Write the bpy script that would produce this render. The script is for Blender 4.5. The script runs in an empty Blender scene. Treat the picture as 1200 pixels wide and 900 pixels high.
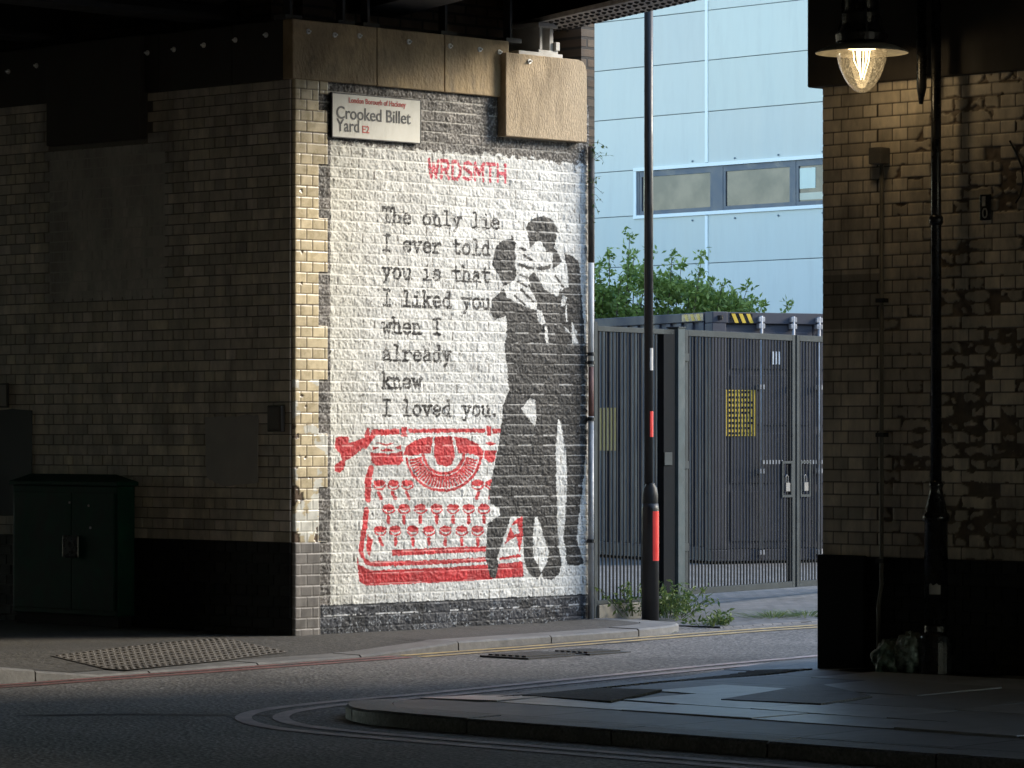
import bpy, math, random
import numpy as np
from mathutils import Vector, Matrix
random.seed(7)
SC = bpy.context.scene
COL = SC.collection

# ------------------------------------------------------------------ camera, light, exposure
CAM_H = 1.5
F, HOR = 4450.0, 512.0           # focal length and horizon row of the 1200x900 photograph
SUN_EL, SUN_ANG, SUN_STR = 22.0, 20.0, 1.5
SUN_AZ = (.953, .253)            # horizontal direction towards the sun, up the lane to the right
SKY_STR, EXPOSURE = .145, 2.0

cd = bpy.data.cameras.new('camera'); cam = bpy.data.objects.new('camera', cd); COL.objects.link(cam)
cam.location = (0, 0, CAM_H); cam.rotation_euler = (math.radians(90), 0, 0)
cd.sensor_width = 36; cd.lens = 36*F/1200; cd.shift_y = (HOR-450)/1200
cd.clip_start = .1; cd.clip_end = 2000
SC.camera = cam
w = bpy.data.worlds.new('World'); SC.world = w; w.use_nodes = True
nt = w.node_tree; bg = nt.nodes['Background']
sky = nt.nodes.new('ShaderNodeTexSky'); sky.sky_type = 'NISHITA'; sky.sun_disc = False
sky.sun_elevation = math.radians(SUN_EL); sky.sun_rotation = math.atan2(SUN_AZ[0], SUN_AZ[1])
sky.air_density = 1.0; sky.dust_density = 0.3; sky.ozone_density = 1.5
nt.links.new(sky.outputs[0], bg.inputs[0]); bg.inputs[1].default_value = SKY_STR
sl = bpy.data.lights.new('sun', 'SUN'); sl.energy = SUN_STR; sl.angle = math.radians(SUN_ANG); sl.color = (1, .90, .74)
so = bpy.data.objects.new('sun', sl); COL.objects.link(so)
e = math.radians(SUN_EL)
so.rotation_euler = Vector((SUN_AZ[0]*math.cos(e), SUN_AZ[1]*math.cos(e), math.sin(e))).to_track_quat('Z', 'Y').to_euler()
so.location = (30, 40, 30)
SC.view_settings.view_transform = 'Standard'; SC.view_settings.look = 'None'
SC.view_settings.exposure = EXPOSURE; SC.view_settings.gamma = 1; SC.view_settings.use_curve_mapping = False
SC.render.engine = 'CYCLES'
SC.cycles.use_denoising = True
SC.cycles.max_bounces = 8; SC.cycles.diffuse_bounces = 5; SC.cycles.transparent_max_bounces = 12
SC.cycles.sample_clamp_indirect = 6

# ------------------------------------------------------------------ places
C0 = Vector((-1.522, 26.36)); TH = math.radians(44.68)
AX = Vector((math.cos(TH), -math.sin(TH))); BX = Vector((math.sin(TH), math.cos(TH)))
UP = Vector((0, 0, 1))
A3 = Vector((AX.x, AX.y, 0)); B3 = Vector((BX.x, BX.y, 0))
def L(a, b, z=0.0):               # street frame: a along the abutment face, b up the lane
    p = C0 + AX*a + BX*b
    return Vector((p.x, p.y, z))
def loc_ab(v):
    d = Vector((v[0], v[1])) - C0
    return d.dot(AX), d.dot(BX)
def at(px, py, D):
    return Vector(((px-600)/F*D, D, CAM_H-(py-HOR)/F*D))
def onA(px, py, a0=0.0):
    k = (px-600)/F; D = (a0+C0.dot(AX))/(k*AX.x+AX.y)
    p = at(px, py, D); a, b = loc_ab(p); return b, p.z
def onB(px, py, b0=0.0):
    k = (px-600)/F; D = (b0+C0.dot(BX))/(k*BX.x+BX.y)
    p = at(px, py, D); a, b = loc_ab(p); return a, p.z
def onG(px, py, z=0.0):
    return at(px, py, (CAM_H-z)*F/(py-HOR))
def lane_z(b):                    # the lane climbs gently away from the main road
    return float(np.interp(b, [-3.5, 1, 4, 8, 20], [0, .055, .10, .15, .16]))

# ------------------------------------------------------------------ mesh helpers
class MB:
    def __init__(s): s.v = []; s.f = []; s.c = []; s.cur = None
    def add(s, vs, fs):
        n = len(s.v); s.v += [tuple(v) for v in vs]; s.f += [tuple(i+n for i in f) for f in fs]
        s.c += [s.cur]*len(fs)
    def obox(s, o, ex, ey, ez):
        o, ex, ey, ez = map(Vector, (o, ex, ey, ez))
        vs = [o, o+ex, o+ex+ey, o+ey, o+ez, o+ex+ez, o+ex+ey+ez, o+ey+ez]
        fs = [(0,3,2,1), (4,5,6,7), (0,1,5,4), (1,2,6,5), (2,3,7,6), (3,0,4,7)]
        if ex.cross(ey).dot(ez) < 0: fs = [f[::-1] for f in fs]
        s.add(vs, fs)
    def lbox(s, a0, a1, b0, b1, z0, z1):
        s.obox(L(a0, b0, z0), A3*(a1-a0), B3*(b1-b0), UP*(z1-z0))
    def prism(s, pts, ext):       # planar polygon pushed along ext
        ext = Vector(ext); n = len(pts); P = [Vector(p) for p in pts]
        s.add(P+[p+ext for p in P], [tuple(range(n))[::-1], tuple(range(n, 2*n))]+[(i, (i+1) % n, (i+1) % n+n, i+n) for i in range(n)])
    def tube(s, pts, r, n=12, cap=True):
        pts = [Vector(p) for p in pts]; rs = r if isinstance(r, (list, tuple)) else [r]*len(pts)
        rings = []; prev = None
        for i, p in enumerate(pts):
            t = (pts[min(i+1, len(pts)-1)]-pts[max(i-1, 0)])
            t = t.normalized() if t.length > 1e-9 else UP
            if prev is None:
                x = t.orthogonal().normalized()
            else:
                x = (prev-t*prev.dot(t)).normalized()
            prev = x; y = t.cross(x)
            rings.append([p+(x*math.cos(2*math.pi*k/n)+y*math.sin(2*math.pi*k/n))*rs[i] for k in range(n)])
        vs = [v for r_ in rings for v in r_]; fs = []
        for i in range(len(pts)-1):
            for k in range(n):
                fs.append((i*n+k, i*n+(k+1) % n, (i+1)*n+(k+1) % n, (i+1)*n+k))
        if cap: fs += [tuple(range(n))[::-1], tuple(range((len(pts)-1)*n, len(pts)*n))]
        s.add(vs, fs)
    def lathe(s, c, prof, n=24, cap=True):
        c = Vector(c); vs = []; fs = []
        for r, z in prof:
            for k in range(n):
                t = 2*math.pi*k/n; vs.append(c+Vector((r*math.cos(t), r*math.sin(t), z)))
        m = len(prof)
        for i in range(m-1):
            for k in range(n): fs.append((i*n+k, i*n+(k+1) % n, (i+1)*n+(k+1) % n, (i+1)*n+k))
        if cap: fs += [tuple(range(n))[::-1], tuple(range((m-1)*n, m*n))]
        s.add(vs, fs)
    def build(s, name, m, parent=None, bevel=0, smooth=False):
        base = origin_of(parent)
        me = bpy.data.meshes.new(name)
        me.from_pydata([tuple(Vector(v)-base) for v in s.v], [], s.f)
        if any(c is not None for c in s.c):
            at_ = me.color_attributes.new('Col', 'FLOAT_COLOR', 'CORNER')
            arr = []
            for f, c in zip(s.f, s.c):
                c = c or (.5, .5, .5); arr += [c[0], c[1], c[2], 1.0]*len(f)
            at_.data.foreach_set('color', arr)
        me.materials.append(m); me.update()
        o = bpy.data.objects.new(name, me); COL.objects.link(o)
        if parent is not None: o.parent = parent
        if smooth: me.polygons.foreach_set('use_smooth', [True]*len(me.polygons))
        if bevel:
            bv = o.modifiers.new('Bevel', 'BEVEL'); bv.width = bevel; bv.segments = 2; bv.limit_method = 'ANGLE'
        return o
def origin_of(p):
    v = Vector((0, 0, 0))
    while p is not None: v = v+p.location; p = p.parent
    return v
def tag(o, label=None, cat=None, group=None, kind=None):
    if label: o['label'] = label
    if cat: o['category'] = cat
    if group: o['group'] = group
    if kind: o['kind'] = kind
    return o
def thing(name, label, cat, loc, group=None):
    o = bpy.data.objects.new(name, None); COL.objects.link(o); o.location = loc; o.empty_display_size = .2
    return tag(o, label, cat, group)
def text_mesh(body, size, origin, xdir, ydir, m, name, parent, thick=.0015, bold=0.0, spacing=1.0, width=None):
    cu = bpy.data.curves.new('text', 'FONT'); cu.body = body; cu.size = size; cu.offset = bold; cu.space_character = spacing
    to = bpy.data.objects.new('text', cu)
    COL.objects.link(to); dg = bpy.context.evaluated_depsgraph_get()
    me = bpy.data.meshes.new_from_object(to.evaluated_get(dg)); bpy.data.objects.remove(to)
    xs = [v.co.x for v in me.vertices]; sx = (width/(max(xs)-min(xs))) if width else 1.0; x0 = min(xs) if width else 0
    X, Y, O = Vector(xdir), Vector(ydir), Vector(origin); N = X.cross(Y)
    mb = MB()
    vs = [O+X*((v.co.x-x0)*sx)+Y*v.co.y for v in me.vertices]
    fs = [tuple(p.vertices) for p in me.polygons]
    bpy.data.meshes.remove(me)
    return vs, fs, N
# ------------------------------------------------------------------ materials
def N_(nt, t, **kw):
    n = nt.nodes.new(t)
    for k, v in kw.items(): setattr(n, k, v)
    return n
def mat(name, base=(.5, .5, .5), rough=.6, var=.25, scale=6.0, detail=6.0, bump=0.0, bscale=40.0, metal=0.0,
        attr=False, stain=None, sscale=1.3, samt=.5, rvar=.15, spec=.5, dist=.004, coat=0.0, stretch=(1, 1, 1)):
    m = bpy.data.materials.new(name); m.use_nodes = True; nt = m.node_tree; p = nt.nodes['Principled BSDF']; lk = nt.links.new
    tc = N_(nt, 'ShaderNodeTexCoord'); mp = N_(nt, 'ShaderNodeMapping'); lk(tc.outputs['Object'], mp.inputs[0]); mp.inputs['Scale'].default_value = stretch
    n1 = N_(nt, 'ShaderNodeTexNoise'); n1.inputs['Scale'].default_value = scale; n1.inputs['Detail'].default_value = detail; n1.inputs['Roughness'].default_value = .65
    lk(mp.outputs[0], n1.inputs['Vector'])
    if attr:
        src = N_(nt, 'ShaderNodeVertexColor'); src.layer_name = 'Col'; csrc = src.outputs[0]
    else:
        src = N_(nt, 'ShaderNodeRGB'); src.outputs[0].default_value = (*base, 1); csrc = src.outputs[0]
    mr = N_(nt, 'ShaderNodeMapRange'); lk(n1.outputs[0], mr.inputs[0]); mr.inputs[1].default_value = .3; mr.inputs[2].default_value = .7
    mr.inputs[3].default_value = 1-var; mr.inputs[4].default_value = 1+var
    mul = N_(nt, 'ShaderNodeVectorMath', operation='MULTIPLY'); lk(csrc, mul.inputs[0]); lk(mr.outputs[0], mul.inputs[1])
    out = mul.outputs[0]
    if stain:
        n2 = N_(nt, 'ShaderNodeTexNoise'); n2.inputs['Scale'].default_value = sscale; n2.inputs['Detail'].default_value = 8; n2.inputs['Roughness'].default_value = .7
        lk(mp.outputs[0], n2.inputs['Vector'])
        cr = N_(nt, 'ShaderNodeMapRange'); lk(n2.outputs[0], cr.inputs[0]); cr.inputs[1].default_value = .48; cr.inputs[2].default_value = .68; cr.inputs[3].default_value = 0; cr.inputs[4].default_value = samt
        mx = N_(nt, 'ShaderNodeMix', data_type='RGBA'); lk(cr.outputs[0], mx.inputs[0]); lk(out, mx.inputs[6]); mx.inputs[7].default_value = (*stain, 1)
        out = mx.outputs[2]
    lk(out, p.inputs['Base Color'])
    rr = N_(nt, 'ShaderNodeMapRange'); lk(n1.outputs[0], rr.inputs[0]); rr.inputs[1].default_value = .3; rr.inputs[2].default_value = .7
    rr.inputs[3].default_value = max(0, rough-rvar); rr.inputs[4].default_value = min(1, rough+rvar); lk(rr.outputs[0], p.inputs['Roughness'])
    p.inputs['Metallic'].default_value = metal; p.inputs['Specular IOR Level'].default_value = spec; p.inputs['Coat Weight'].default_value = coat
    if bump:
        nb = N_(nt, 'ShaderNodeTexNoise'); nb.inputs['Scale'].default_value = bscale; nb.inputs['Detail'].default_value = 5; lk(mp.outputs[0], nb.inputs['Vector'])
        b = N_(nt, 'ShaderNodeBump'); b.inputs['Strength'].default_value = bump; b.inputs['Distance'].default_value = dist
        lk(nb.outputs[0], b.inputs['Height']); lk(b.outputs[0], p.inputs['Normal'])
    return m
def emit(name, col, s):
    m = bpy.data.materials.new(name); m.use_nodes = True; nt = m.node_tree; nt.nodes.clear()
    o = N_(nt, 'ShaderNodeOutputMaterial'); e = N_(nt, 'ShaderNodeEmission'); e.inputs[0].default_value = (*col, 1); e.inputs[1].default_value = s
    nt.links.new(e.outputs[0], o.inputs[0]); return m
def brick_mat(name, c1, c2, mortar, bw, bh, axes, rough=.8, rv_=.13, msize=.012, bump=.5, off=.5, rot=0.0, stain=None, samt=.5):
    # axes: two world vectors giving the pattern's u and v
    m = bpy.data.materials.new(name); m.use_nodes = True; nt = m.node_tree; p = nt.nodes['Principled BSDF']; lk = nt.links.new
    ge = N_(nt, 'ShaderNodeNewGeometry'); cv = N_(nt, 'ShaderNodeCombineXYZ')
    for k, ax in enumerate(axes):
        d = N_(nt, 'ShaderNodeVectorMath', operation='DOT_PRODUCT'); lk(ge.outputs['Position'], d.inputs[0]); d.inputs[1].default_value = ax; lk(d.outputs['Value'], cv.inputs[k])
    bt = N_(nt, 'ShaderNodeTexBrick'); lk(cv.outputs[0], bt.inputs['Vector']); bt.offset = off
    bt.inputs['Scale'].default_value = 1; bt.inputs['Brick Width'].default_value = bw; bt.inputs['Row Height'].default_value = bh
    bt.inputs['Mortar Size'].default_value = msize; bt.inputs['Mortar Smooth'].default_value = .3; bt.inputs['Bias'].default_value = 0
    bt.inputs['Color1'].default_value = (*c1, 1); bt.inputs['Color2'].default_value = (*c2, 1); bt.inputs['Mortar'].default_value = (*mortar, 1)
    n1 = N_(nt, 'ShaderNodeTexNoise'); n1.inputs['Scale'].default_value = 9; n1.inputs['Detail'].default_value = 8; lk(cv.outputs[0], n1.inputs['Vector'])
    mr = N_(nt, 'ShaderNodeMapRange'); lk(n1.outputs[0], mr.inputs[0]); mr.inputs[1].default_value = .3; mr.inputs[2].default_value = .7; mr.inputs[3].default_value = .65; mr.inputs[4].default_value = 1.3
    mul = N_(nt, 'ShaderNodeVectorMath', operation='MULTIPLY'); lk(bt.outputs[0], mul.inputs[0]); lk(mr.outputs[0], mul.inputs[1]); out = mul.outputs[0]
    if stain:
        n2 = N_(nt, 'ShaderNodeTexNoise'); n2.inputs['Scale'].default_value = 1.1; n2.inputs['Detail'].default_value = 8; lk(cv.outputs[0], n2.inputs['Vector'])
        cr = N_(nt, 'ShaderNodeMapRange'); lk(n2.outputs[0], cr.inputs[0]); cr.inputs[1].default_value = .45; cr.inputs[2].default_value = .65; cr.inputs[4].default_value = samt
        mx = N_(nt, 'ShaderNodeMix', data_type='RGBA'); lk(cr.outputs[0], mx.inputs[0]); lk(out, mx.inputs[6]); mx.inputs[7].default_value = (*stain, 1); out = mx.outputs[2]
    lk(out, p.inputs['Base Color'])
    rr = N_(nt, 'ShaderNodeMapRange'); lk(n1.outputs[0], rr.inputs[0]); rr.inputs[1].default_value = .3; rr.inputs[2].default_value = .7; rr.inputs[3].default_value = rough-rv_; rr.inputs[4].default_value = min(1, rough+rv_)
    lk(rr.outputs[0], p.inputs['Roughness'])
    nb = N_(nt, 'ShaderNodeTexNoise'); nb.inputs['Scale'].default_value = 70; nb.inputs['Detail'].default_value = 4; lk(cv.outputs[0], nb.inputs['Vector'])
    ad = N_(nt, 'ShaderNodeMath', operation='MULTIPLY_ADD'); lk(nb.outputs[0], ad.inputs[0]); ad.inputs[1].default_value = .35
    iv = N_(nt, 'ShaderNodeMath', operation='SUBTRACT'); iv.inputs[0].default_value = 1; lk(bt.outputs['Fac'], iv.inputs[1]); lk(iv.outputs[0], ad.inputs[2])
    b = N_(nt, 'ShaderNodeBump'); b.inputs['Strength'].default_value = bump; b.inputs['Distance'].default_value = .008; lk(ad.outputs[0], b.inputs['Height']); lk(b.outputs[0], p.inputs['Normal'])
    return m

def asphalt_mat():
    m = bpy.data.materials.new('asphalt'); m.use_nodes = True; nt = m.node_tree; p = nt.nodes['Principled BSDF']; lk = nt.links.new
    ge = N_(nt, 'ShaderNodeNewGeometry')
    def noise(s, d, r=.6):
        n = N_(nt, 'ShaderNodeTexNoise'); n.inputs['Scale'].default_value = s; n.inputs['Detail'].default_value = d; n.inputs['Roughness'].default_value = r; lk(ge.outputs['Position'], n.inputs['Vector']); return n
    big = noise(.5, 8, .65); fine = noise(30, 4, .85); vo = N_(nt, 'ShaderNodeTexVoronoi'); vo.inputs['Scale'].default_value = 42; lk(ge.outputs['Position'], vo.inputs['Vector'])
    cr = N_(nt, 'ShaderNodeValToRGB'); lk(fine.outputs[0], cr.inputs[0])
    cr.color_ramp.elements[0].position = .36; cr.color_ramp.elements[0].color = (.044, .041, .038, 1)
    cr.color_ramp.elements[1].position = .74; cr.color_ramp.elements[1].color = (.42, .385, .345, 1)
    mr = N_(nt, 'ShaderNodeMapRange'); lk(big.outputs[0], mr.inputs[0]); mr.inputs[1].default_value = .3; mr.inputs[2].default_value = .7; mr.inputs[3].default_value = .6; mr.inputs[4].default_value = 1.3
    mul = N_(nt, 'ShaderNodeVectorMath', operation='MULTIPLY'); lk(cr.outputs[0], mul.inputs[0]); lk(mr.outputs[0], mul.inputs[1])
    sp = N_(nt, 'ShaderNodeMapRange'); lk(vo.outputs['Color'], sp.inputs[0]); sp.inputs[1].default_value = .86; sp.inputs[2].default_value = .95; sp.inputs[4].default_value = .6
    mx = N_(nt, 'ShaderNodeMix', data_type='RGBA'); lk(sp.outputs[0], mx.inputs[0]); lk(mul.outputs[0], mx.inputs[6]); mx.inputs[7].default_value = (.42, .39, .36, 1)
    lk(mx.outputs[2], p.inputs['Base Color']); p.inputs['Roughness'].default_value = .78; p.inputs['Specular IOR Level'].default_value = .35
    b = N_(nt, 'ShaderNodeBump'); b.inputs['Strength'].default_value = .8; b.inputs['Distance'].default_value = .006; lk(vo.outputs['Distance'], b.inputs['Height']); lk(b.outputs[0], p.inputs['Normal'])
    return m

M = {}
M['asphalt'] = asphalt_mat()
M['footway'] = mat('asphalt_footway', (.10, .092, .08), .85, .55, 26, bump=.8, bscale=45, dist=.008, stain=(.055, .05, .045), samt=.6, spec=.3)
M['flag'] = brick_mat('paving_flags', (.15, .15, .152), (.19, .19, .192), (.03, .03, .03), .9, .6, (AX.to_3d(), BX.to_3d()), rough=.55, rv_=.06, msize=.010, bump=.0, stain=(.075, .075, .078), samt=.6)
M['setts'] = brick_mat('paving_setts', (.16, .155, .15), (.21, .20, .19), (.06, .058, .055), .2, .1, (AX.to_3d(), BX.to_3d()), rough=.75, msize=.008, bump=.4, stain=(.09, .088, .08), samt=.6)
M['kerb'] = mat('kerb_granite', (.20, .19, .175), .7, .3, 12, bump=.5, bscale=60, stain=(.09, .085, .08), samt=.6)
M['darkkerb'] = mat('kerb_dark', (.17, .168, .165), .6, .6, 55, bump=.6, bscale=60, stain=(.07, .07, .07), sscale=4, samt=.7)
M['redline'] = mat('red_line_paint', (.27, .115, .10), .7, .35, 10, stain=(.11, .10, .095), sscale=6, samt=.95)
M['greyline'] = mat('worn_red_line_paint', (.46, .37, .35), .7, .3, 10, stain=(.2, .18, .17), sscale=6, samt=.8)
M['yelline'] = mat('yellow_line_paint', (.52, .38, .17), .7, .3, 10, stain=(.2, .18, .15), sscale=6, samt=.9)
M['tactile'] = mat('tactile_concrete', (.14, .122, .10), .75, .3, 10, bump=.4, bscale=80, stain=(.07, .06, .05), samt=.6)
M['iron'] = mat('cast_iron', (.05, .048, .045), .5, .3, 20, bump=.4, bscale=90)
M['tile'] = mat('glazed_tile', rough=.30, var=.16, scale=14, attr=True, bump=.15, bscale=25, rvar=.12, stain=(.14, .11, .075), sscale=2.2, samt=.35)
M['tile_dim'] = mat('grimy_glazed_tile', rough=.5, var=.25, scale=10, attr=True, bump=.2, bscale=30, stain=(.13, .11, .09), sscale=2.0, samt=.7, stretch=(1, 1, .4))
M['paintbrick'] = mat('painted_brick', rough=.62, var=.10, scale=18, attr=True, rvar=.1, spec=.35)
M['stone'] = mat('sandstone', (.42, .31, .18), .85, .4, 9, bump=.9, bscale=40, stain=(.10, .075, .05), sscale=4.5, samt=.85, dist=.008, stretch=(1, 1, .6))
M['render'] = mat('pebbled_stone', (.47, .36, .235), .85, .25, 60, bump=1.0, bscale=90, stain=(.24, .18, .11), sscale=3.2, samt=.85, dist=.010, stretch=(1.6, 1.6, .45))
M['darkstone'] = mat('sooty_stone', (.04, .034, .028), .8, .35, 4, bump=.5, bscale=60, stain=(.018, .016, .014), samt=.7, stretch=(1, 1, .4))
M['dado'] = mat('black_dado_paint', (.009, .009, .009), .7, .3, 10, bump=.2, bscale=40, spec=.12)
M['dado_brick'] = mat('black_painted_brick', rough=.6, var=.4, scale=8, attr=True, bump=.5, bscale=35, spec=.2, stain=(.03, .028, .025), sscale=3, samt=.6)
M['oldbrick'] = brick_mat('sooty_brick', (.10, .07, .05), (.15, .115, .085), (.05, .045, .04), .225, .075, (B3, UP), rough=.9, bump=.9, stain=(.04, .035, .03), samt=.7)
M['oldbrickA'] = brick_mat('sooty_brick_front', (.10, .07, .05), (.15, .115, .085), (.05, .045, .04), .225, .075, (A3, UP), rough=.9, bump=.9, stain=(.04, .035, .03), samt=.7)
M['deck'] = mat('sooty_steel', (.02, .019, .018), .7, .3, 3, bump=.2, bscale=30)
M['flange'] = mat('grey_flange_paint', (.36, .34, .32), .65, .3, 8, bump=.3, bscale=40, stain=(.12, .105, .09), sscale=3, samt=.8)
M['bearing'] = mat('pale_bearing_paint', (.52, .51, .49), .6, .2, 10, stain=(.28, .26, .23), sscale=5, samt=.6)
M['white'] = mat('white_paint', (.8, .8, .78), .5, .08, 12)
M['galv'] = mat('galvanised', (.42, .42, .42), .5, .2, 12, metal=.3, stain=(.2, .19, .18), sscale=4, samt=.6)
M['signwhite'] = mat('sign_enamel', (.72, .70, .62), .4, .05, 6, stain=(.45, .41, .33), sscale=3, samt=.35)
M['black'] = mat('black_paint', (.018, .018, .019), .42, .3, 10, bump=.15, bscale=50)
M['dkblack'] = mat('black_gloss_paint', (.012, .012, .013), .28, .3, 10, bump=.15, bscale=30)
M['redtxt'] = mat('red_lettering', (.50, .06, .04), .5, .1)
M['reflect'] = mat('red_reflector', (.75, .03, .025), .4, .06, 8)
M['fence'] = mat('fence_grey', (.033, .036, .038), .8, .2, 8, stain=(.06, .06, .055), sscale=9, samt=.2, spec=.06)
M['post'] = mat('post_grey', (.062, .070, .071), .8, .15, 6, stain=(.10, .11, .11), sscale=6, samt=.4, spec=.06)
M['postdark'] = mat('post_dark_grey', (.014, .016, .018), .85, .2, 6, spec=.04)  # darker grey paint of the wide post
M['container'] = mat('container_paint', (.042, .045, .060), .6, .2, 3, stain=(.05, .047, .052), sscale=2, samt=.6, bump=.1, stretch=(1, 1, .5))
M['containerside'] = mat('container_side_paint', (.05, .058, .076), .6, .2, 3, stain=(.06, .055, .06), sscale=2, samt=.6, stretch=(1, 1, .5))
M['yellow'] = mat('yellow_vinyl', (.75, .50, .05), .5, .1, 10)
M['clad'] = mat('blue_cladding', rough=.45, var=.05, scale=.8, attr=True, bump=.06, bscale=1.2, dist=.02, stretch=(2.5, 2.5, .35), stain=(.47, .50, .46), sscale=2.2, samt=.3)
M['cladtrim'] = mat('pale_cladding_trim', (.76, .82, .80), .4, .04, 2)
M['seam'] = mat('cladding_seam', (.10, .15, .18), .6, .1, 3)
M['winframe'] = mat('slate_window_frame', (.065, .085, .115), .4, .1, 4)
M['paper'] = mat('pale_paper', (.66, .74, .64), .7, .05, 6)
M['cream'] = mat('cream_blind', (.6, .58, .45), .7, .08, 6)
M['cabinet'] = mat('dark_green_cabinet', (.006, .046, .030), .55, .3, 6, bump=.15, bscale=30, stain=(.008, .014, .011), samt=.5, spec=.15)
M['greypatch'] = mat('grey_patch_paint', (.36, .34, .32), .75, .12, 4)
M['darkpatch'] = mat('dark_patch_paint', (.07, .08, .09), .7, .15, 4)
M['palepatch'] = mat('pale_patch_paint', (.42, .395, .36), .7, .1, 3)
M['leaf'] = None
M['stem'] = mat('stem_bark', (.10, .075, .045), .8, .3, 10)
M['bag'] = mat('green_bin_bag', (.10, .15, .12), .35, .4, 9, bump=1.0, bscale=16, stain=(.02, .03, .025), sscale=7, samt=.8, dist=.03)
M['board'] = mat('weathered_board', (.20, .19, .16), .8, .2, 6, stain=(.1, .09, .07), samt=.5)
M['soil'] = mat('soil', (.07, .055, .04), .95, .3, 10)
M['mortar'] = mat('brown_mortar', (.075, .055, .038), .95, .3, 30, bump=.7, bscale=60, spec=.2)
def glass_mat():
    m = bpy.data.materials.new('window_glass'); m.use_nodes = True; nt = m.node_tree; p = nt.nodes['Principled BSDF']
    ge = N_(nt, 'ShaderNodeNewGeometry'); n = N_(nt, 'ShaderNodeTexNoise'); n.inputs['Scale'].default_value = 2.2; n.inputs['Detail'].default_value = 6
    nt.links.new(ge.outputs['Position'], n.inputs['Vector']); cr = N_(nt, 'ShaderNodeValToRGB'); nt.links.new(n.outputs[0], cr.inputs[0])
    cr.color_ramp.elements[0].position = .40; cr.color_ramp.elements[0].color = (.022, .024, .03, 1); cr.color_ramp.elements[1].position = .64; cr.color_ramp.elements[1].color = (.14, .11, .085, 1)  # dark and brown mottling painted in as blurred reflections
    nt.links.new(cr.outputs[0], p.inputs['Base Color']); p.inputs['Roughness'].default_value = .12; return m
M['glass'] = glass_mat()
def leaf_mat(name, c1, c2):
    m = bpy.data.materials.new(name); m.use_nodes = True; nt = m.node_tree; lk = nt.links.new; p = nt.nodes['Principled BSDF']
    ge = N_(nt, 'ShaderNodeNewGeometry'); cr = N_(nt, 'ShaderNodeValToRGB'); lk(ge.outputs['Random Per Island'], cr.inputs[0])
    cr.color_ramp.elements[0].color = (*c1, 1); cr.color_ramp.elements[1].color = (*c2, 1)
    lk(cr.outputs[0], p.inputs['Base Color']); p.inputs['Roughness'].default_value = .5
    tr = N_(nt, 'ShaderNodeBsdfTranslucent'); lk(cr.outputs[0], tr.inputs[0]); ms = N_(nt, 'ShaderNodeMixShader'); ms.inputs[0].default_value = .35
    out = nt.nodes['Material Output']; lk(p.outputs[0], ms.inputs[1]); lk(tr.outputs[0], ms.inputs[2]); lk(ms.outputs[0], out.inputs[0]); return m
M['leaf'] = leaf_mat('bush_leaf', (.10, .18, .03), (.38, .46, .11))
M['weed'] = leaf_mat('weed_leaf', (.06, .12, .03), (.20, .26, .08))

# ------------------------------------------------------------------ numpy noise and rasters
def vnoise(x, y, s, seed):
    rng = np.random.default_rng(seed); G = rng.random((256, 256))
    X, Y = x*s, y*s; i = np.floor(X).astype(int); j = np.floor(Y).astype(int); fx = X-i; fy = Y-j
    fx = fx*fx*(3-2*fx); fy = fy*fy*(3-2*fy); i0, j0, i1, j1 = i % 256, j % 256, (i+1) % 256, (j+1) % 256
    return (G[i0, j0]*(1-fx)+G[i1, j0]*fx)*(1-fy)+(G[i0, j1]*(1-fx)+G[i1, j1]*fx)*fy
def fbm(x, y, s, o, seed):
    t = 0; a = .5; n = 0
    for k in range(o): t = t+a*vnoise(x, y, s*2**k, seed+k); n += a; a *= .55
    return t/n
def sstep(a, b, x):
    t = np.clip((x-a)/(b-a), 0, 1); return t*t*(3-2*t)
def in_poly(X, Y, pts):
    xs = [p[0] for p in pts]; ys = [p[1] for p in pts]
    box = (X >= min(xs)) & (X <= max(xs)) & (Y >= min(ys)) & (Y <= max(ys)); idx = np.nonzero(box)
    x, y = X[idx], Y[idx]; r = np.zeros(x.shape, bool); n = len(pts)
    for k in range(n):
        x1, y1 = pts[k]; x2, y2 = pts[(k+1) % n]
        if y1 == y2: continue
        c = ((y1 > y) != (y2 > y)) & (x < (x2-x1)*(y-y1)/(y2-y1)+x1); r ^= c
    out = np.zeros(X.shape, bool); out[idx] = r; return out
def near_line(X, Y, pts, r):
    xs = [p[0] for p in pts]; ys = [p[1] for p in pts]
    box = (X >= min(xs)-r) & (X <= max(xs)+r) & (Y >= min(ys)-r) & (Y <= max(ys)+r); idx = np.nonzero(box)
    x, y = X[idx], Y[idx]; d = np.full(x.shape, 1e9)
    if len(pts) == 1: d = np.hypot(x-pts[0][0], y-pts[0][1])
    for (x1, y1), (x2, y2) in zip(pts[:-1], pts[1:]):
        dx, dy = x2-x1, y2-y1; q = dx*dx+dy*dy+1e-12
        t = np.clip(((x-x1)*dx+(y-y1)*dy)/q, 0, 1); d = np.minimum(d, np.hypot(x-x1-t*dx, y-y1-t*dy))
    out = np.zeros(X.shape, bool); out[idx] = d < r; return out
def bond(u, z, z0, hh, ln, seed, jit=.0, eng=True):
    # brick bond: returns row, brick id, distance to vertical joint, distance to bed joint
    rng = np.random.default_rng(seed); rj = (rng.random(400)-.5)*jit
    row = np.floor((z-z0)/hh).astype(int); fz = (z-z0)/hh-row; dv = np.minimum(fz, 1-fz)*hh
    wd = np.where(row % 2 == 0, ln, ln/2) if eng else np.full(row.shape, ln)
    sh = np.where(row % 2 == 0, 0, ln/4) if eng else np.where(row % 2 == 0, 0, ln/2)
    uu = (u+sh+rj[row % 400]+50)/wd; k = np.floor(uu).astype(int); fu = uu-k; du = np.minimum(fu, 1-fu)*wd
    return row, (row*7919+k*104729) % 4096, du, dv, fu, fz

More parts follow.
